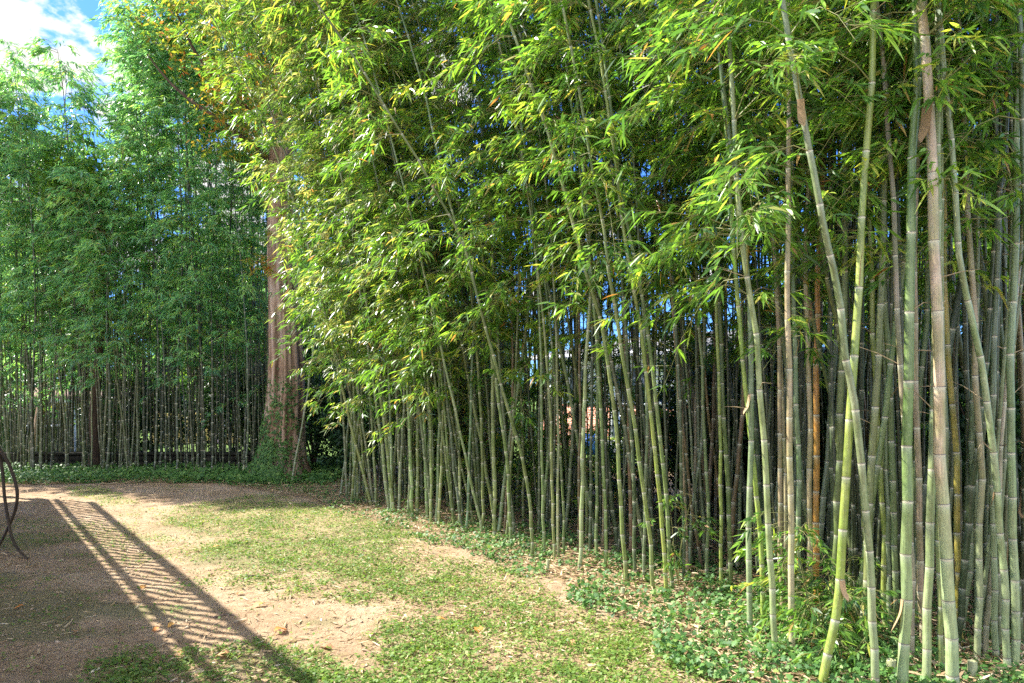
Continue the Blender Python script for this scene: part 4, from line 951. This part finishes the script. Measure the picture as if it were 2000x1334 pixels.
for (x0, x1, z0, z1) in ((1.4, 2.1, 1.45, 2.35), (3.1, 4.1, 1.35, 2.35), (5.2, 6.1, 1.45, 2.35), (2.95, 3.55, .25, 1.15)):
    w = MB().box(x0, x1, 19.97, 19.998, z0, z1).build('window', M['glass'], hs); f_ = MB()
    f_.box(x0 - .06, x0 - .002, 19.95, 19.999, z0 - .06, z1 + .06, .004).box(x1 + .002, x1 + .06, 19.95, 19.999, z0 - .06, z1 + .06, .004).box(x0, x1, 19.95, 19.999, z1 + .002, z1 + .06, .004).box(x0, x1, 19.95, 19.999, z0 - .06, z0 - .002, .004).box((x0 + x1) / 2 - .015, (x0 + x1) / 2 + .015, 19.955, 19.968, z0, z1)
    f_.build('frame', M['white'], w)
def recentre(e, piv, rz=0.):
    piv = np.array(piv, float)
    def sh_(o):
        if o.type == 'MESH':
            n = len(o.data.vertices); c_ = np.empty(n * 3, np.float32); o.data.vertices.foreach_get('co', c_); c_ = c_.reshape(-1, 3) - piv.astype(np.float32); o.data.vertices.foreach_set('co', c_.ravel()); o.data.update()
        for q in o.children: sh_(q)
    for q in e.children: sh_(q)
    e.location = piv; e.rotation_euler = (0, 0, rz)
recentre(hs, (3.0, 20, 0), math.radians(-42)); recentre(sh, (-16.4, 19, 0)); recentre(fe, (-10.2, 22, 0)); recentre(rw, (-10.8, 14.6, 0))
# blue bin and pale planter
bn = tag(empty('recycling_bin', (2.1, 18.2, 0)), 'blue recycling bin on the lawn before the brick wall', 'bin')
bb = MB().add([(-.16, -.16, 0), (.16, -.16, 0), (.16, .16, 0), (-.16, .16, 0), (-.21, -.21, .5), (.21, -.21, .5), (.21, .21, .5), (-.21, .21, .5)], [(0, 3, 2, 1), (4, 5, 6, 7), (0, 1, 5, 4), (1, 2, 6, 5), (2, 3, 7, 6), (3, 0, 4, 7)]); bb.build('body', M['blue'], bn)
MB().box(-.225, .225, -.225, .225, .502, .54, .01).build('lid', M['blue'], bn)
for sx in (-1, 1): MB().tube([(sx * .17, .14, .06), (sx * .2, .14, .06)], .06, 12).build('wheel', M['dark_metal'], bn)
pl = tag(empty('planter', (2.85, 18.6, 0)), 'long pale grey planter beside the blue bin', 'planter')
MB().box(-.42, .42, -.18, .18, .02, .30, .02).build('box', M['white'], pl); MB().box(-.45, .45, -.21, .21, .302, .35, .01).build('rim', M['white'], pl)
nq = 260; P = np.stack([R.uniform(-.38, .38, nq), R.uniform(-.14, .14, nq), np.full(nq, .35)], -1)
leaves_obj('plants', P, rot_h(R.uniform(0, 6.28, nq), R.uniform(.4, 1.3, nq)), R.uniform(.08, .2, nq), R.uniform(.015, .03, nq), R.normal(0, .5, nq), R.uniform(.1, .5, nq), R.random(nq), M['weed'], pl, False)

# ------------------------------------------------------------------ the raised deck whose railing throws the striped shadow
SUN_EL = math.radians(42); s_ = np.array([.93, -.36]); s_ /= np.linalg.norm(s_)
rdir = np.array([-.627, .779]); rdir /= np.linalg.norm(rdir)
DH = 2.35; q0 = np.array([-2.70, 5.0]) - s_ * DH / math.tan(SUN_EL)
nrm = np.array([-rdir[1], rdir[0]]) # to the left of the edge
Mx = np.eye(3); Mx[:2, 0] = rdir; Mx[:2, 1] = nrm
M['deckwood'] = simple('deck_timber', (.20, .13, .08), (.34, .24, .15), 4, .8, sc=(.4, 6, 6))
dk = tag(empty('deck', (q0[0], q0[1], 0), 0), 'raised timber deck with a baluster railing that shades the dirt yard', 'deck')
La, Lb_ = -7.0, 6.9
def dbox(mb, a0, a1, n0, n1, z0, z1, bev=.004): return mb.box(a0, a1, n0, n1, z0, z1, bev, Mx)
b_ = MB(); k = 0.
while k < 4.0: dbox(b_, La, Lb_, k + .003, k + .137, DH - .035, DH); k += .14
b_.build('floor', M['deckwood'], dk)
b_ = MB(); dbox(b_, La, Lb_, .0, .04, DH - .24, DH - .037); dbox(b_, La, Lb_, 3.9, 3.94, DH - .24, DH - .037); b_.build('joists', M['deckwood'], dk)
rl = dbox(MB(), La, Lb_, -.035, .035, DH + .80, DH + .845).build('top_rail', M['deckwood'], dk)
dbox(MB(), La, Lb_, -.02, .02, DH + .75, DH + .798).build('upper_rail', M['deckwood'], dk)
dbox(MB(), La, Lb_, -.02, .02, DH + .10, DH + .177).build('bottom_rail', M['deckwood'], dk)
b_ = MB(); k = La + .1; cnt = 0
bal = []
while k < Lb_: bal.append(k); k += .185
for k in bal: dbox(b_, k, k + .038, -.018, .018, DH + .179, DH + .748, .003)
b_.build('balusters', M['deckwood'], dk)
b_ = MB()
for k in bal[::1]: dbox(b_, k + .003, k + .035, -.017, .017, DH + .002, DH + .098, .003)
b_.build('baluster_feet', M['deckwood'], dk)
for k in (La + .05, -3.6, -.2, 3.3, Lb_ - .12):
    for n0 in (.04, 3.8): dbox(MB(), k, k + .1, n0 + .002, n0 + .102, -.1, DH - .04, .006).build('post', M['deckwood'], dk)

# ------------------------------------------------------------------ dark twisting vine stems at the yard's left edge
vd = 6.7
def vp(x, y, d): return ((x - HX) / F * d, d, CAMZ + (HY - y) / F * d)
vn = tag(empty('vine', (-4.9, vd, 0)), 'two dark bare vine stems looping down to the dirt by the deck', 'vine')
V1 = smooth_poly([vp(-60, 850, 6.9), vp(-20, 858, 6.8), vp(4, 884, 6.7), vp(20, 912, 6.7), vp(31, 945, 6.68), vp(34, 970, 6.66), vp(29, 1000, 6.7), vp(14, 1035, 6.75), vp(-4, 1070, 6.8), vp(-20, 1092, 6.8)], 60)
V2 = smooth_poly([vp(-30, 865, 6.8), vp(-4, 880, 6.74), vp(5, 920, 6.74), vp(9, 968, 6.74), vp(15, 1008, 6.72), vp(23, 1048, 6.68), vp(35, 1072, 6.66), vp(50, 1088, 6.62), vp(54, 1092, 6.6)], 60)
for V_, r_ in ((V1, .0155), (V2, .0145)):
    V_ = V_ - np.array([-4.9, vd, 0]); MB().tube(V_, r_ * (1 - .35 * np.linspace(0, 1, len(V_)) ** 3), 10).build('stem', simple('vine_bark', (.02, .014, .01), (.07, .05, .03), 14, .75, .4, .5, .01), vn, True)

# ------------------------------------------------------------------ sky, sun, camera
sc = bpy.context.scene
w = bpy.data.worlds.new('World'); sc.world = w; w.use_nodes = True; nt = w.node_tree; nt.nodes.clear()
to_sun = np.array([-s_[0] * math.cos(SUN_EL), -s_[1] * math.cos(SUN_EL), math.sin(SUN_EL)])
sky = nt.nodes.new('ShaderNodeTexSky'); sky.sky_type = 'NISHITA'; sky.sun_disc = False; sky.sun_elevation = SUN_EL
sky.sun_rotation = math.atan2(to_sun[0], to_sun[1]); sky.air_density = 1.0; sky.dust_density = .4; sky.ozone_density = 3.0
tcn = nt.nodes.new('ShaderNodeTexCoord'); n1 = nt.nodes.new('ShaderNodeTexNoise'); n1.inputs['Scale'].default_value = 7.0; n1.inputs['Detail'].default_value = 9; n1.inputs['Roughness'].default_value = .55
mp = nt.nodes.new('ShaderNodeMapping'); mp.inputs['Location'].default_value = (2.07, 1.0, .2); mp.inputs['Scale'].default_value = (1, 1, 1.6)
nt.links.new(tcn.outputs['Generated'], mp.inputs[0]); nt.links.new(mp.outputs[0], n1.inputs['Vector'])
# cumulus low on the left; denser, brighter cloud added behind the camera as fill
dt = N(nt, 'ShaderNodeVectorMath', operation='DOT_PRODUCT'); cd = np.array([(90 - HX) / F, 1.0, (HY - 150) / F]); cd /= np.linalg.norm(cd)
dt.inputs[1].default_value = tuple(cd); nt.links.new(tcn.outputs['Generated'], dt.inputs[0])
mr = N(nt, 'ShaderNodeMapRange'); mr.inputs['From Min'].default_value = .93; mr.inputs['From Max'].default_value = 1.0; mr.inputs['To Min'].default_value = -.06; mr.inputs['To Max'].default_value = .11; nt.links.new(dt.outputs['Value'], mr.inputs[0])
ad = N(nt, 'ShaderNodeMath', operation='ADD'); nt.links.new(n1.outputs['Fac'], ad.inputs[0]); nt.links.new(mr.outputs[0], ad.inputs[1])
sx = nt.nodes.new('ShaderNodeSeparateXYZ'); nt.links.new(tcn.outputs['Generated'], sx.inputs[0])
m2 = N(nt, 'ShaderNodeMapRange'); m2.inputs['From Min'].default_value = .2; m2.inputs['From Max'].default_value = -.3; m2.inputs['To Min'].default_value = 0; m2.inputs['To Max'].default_value = .10; nt.links.new(sx.outputs['Y'], m2.inputs[0])  # extra cloud cover added out of view, behind the camera
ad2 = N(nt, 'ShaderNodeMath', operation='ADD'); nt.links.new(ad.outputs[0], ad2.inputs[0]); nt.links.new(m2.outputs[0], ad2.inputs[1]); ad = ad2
rc = ramp(nt, [(.53, (0, 0, 0)), (.575, (1, 1, 1))]); nt.links.new(ad.outputs[0], rc.inputs[0])
skyc = mixc(nt, sky.outputs[0], (.22, .40, .76), 1.0, 'MULTIPLY')
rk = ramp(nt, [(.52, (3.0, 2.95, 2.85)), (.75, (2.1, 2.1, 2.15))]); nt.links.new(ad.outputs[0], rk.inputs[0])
m3 = N(nt, 'ShaderNodeMapRange'); m3.inputs['From Min'].default_value = .35; m3.inputs['From Max'].default_value = -.3; m3.inputs['To Min'].default_value = 1; m3.inputs['To Max'].default_value = 3.6; nt.links.new(sx.outputs['Y'], m3.inputs[0])  # unseen cloud behind the camera brightened to lift the shaded parts
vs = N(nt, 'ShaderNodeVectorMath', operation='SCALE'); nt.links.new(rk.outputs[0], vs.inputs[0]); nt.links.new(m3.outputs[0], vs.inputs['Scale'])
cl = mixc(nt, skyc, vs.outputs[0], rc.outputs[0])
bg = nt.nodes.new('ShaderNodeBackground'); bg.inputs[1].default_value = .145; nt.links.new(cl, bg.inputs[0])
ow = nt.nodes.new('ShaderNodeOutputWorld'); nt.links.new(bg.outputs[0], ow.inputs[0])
sl = bpy.data.lights.new('sun', 'SUN'); sl.energy = 5.0; sl.angle = math.radians(.5); sl.color = (1, .95, .86)
so = bpy.data.objects.new('sun', sl); C.objects.link(so)
from mathutils import Vector
so.rotation_euler = Vector(tuple(to_sun)).to_track_quat('Z', 'Y').to_euler(); so.location = (-20, 5, 20)
cam = bpy.data.cameras.new('camera'); co = bpy.data.objects.new('camera', cam); C.objects.link(co); sc.camera = co
co.location = (0, 0, CAMZ); co.rotation_euler = (PI / 2, 0, 0); cam.lens = 24; cam.sensor_width = 36; cam.shift_y = .0515; cam.clip_end = 1000; cam.clip_start = .05
sc.view_settings.view_transform = 'Standard'; sc.view_settings.look = 'None'; sc.view_settings.exposure = 1.75; sc.view_settings.gamma = 1
sc.cycles.max_bounces = 7; sc.cycles.diffuse_bounces = 4; sc.cycles.transmission_bounces = 4; sc.cycles.glossy_bounces = 2
sc.cycles.use_denoising = False; sc.cycles.denoiser = 'OPENIMAGEDENOISE'; sc.cycles.denoising_input_passes = 'RGB_ALBEDO_NORMAL'
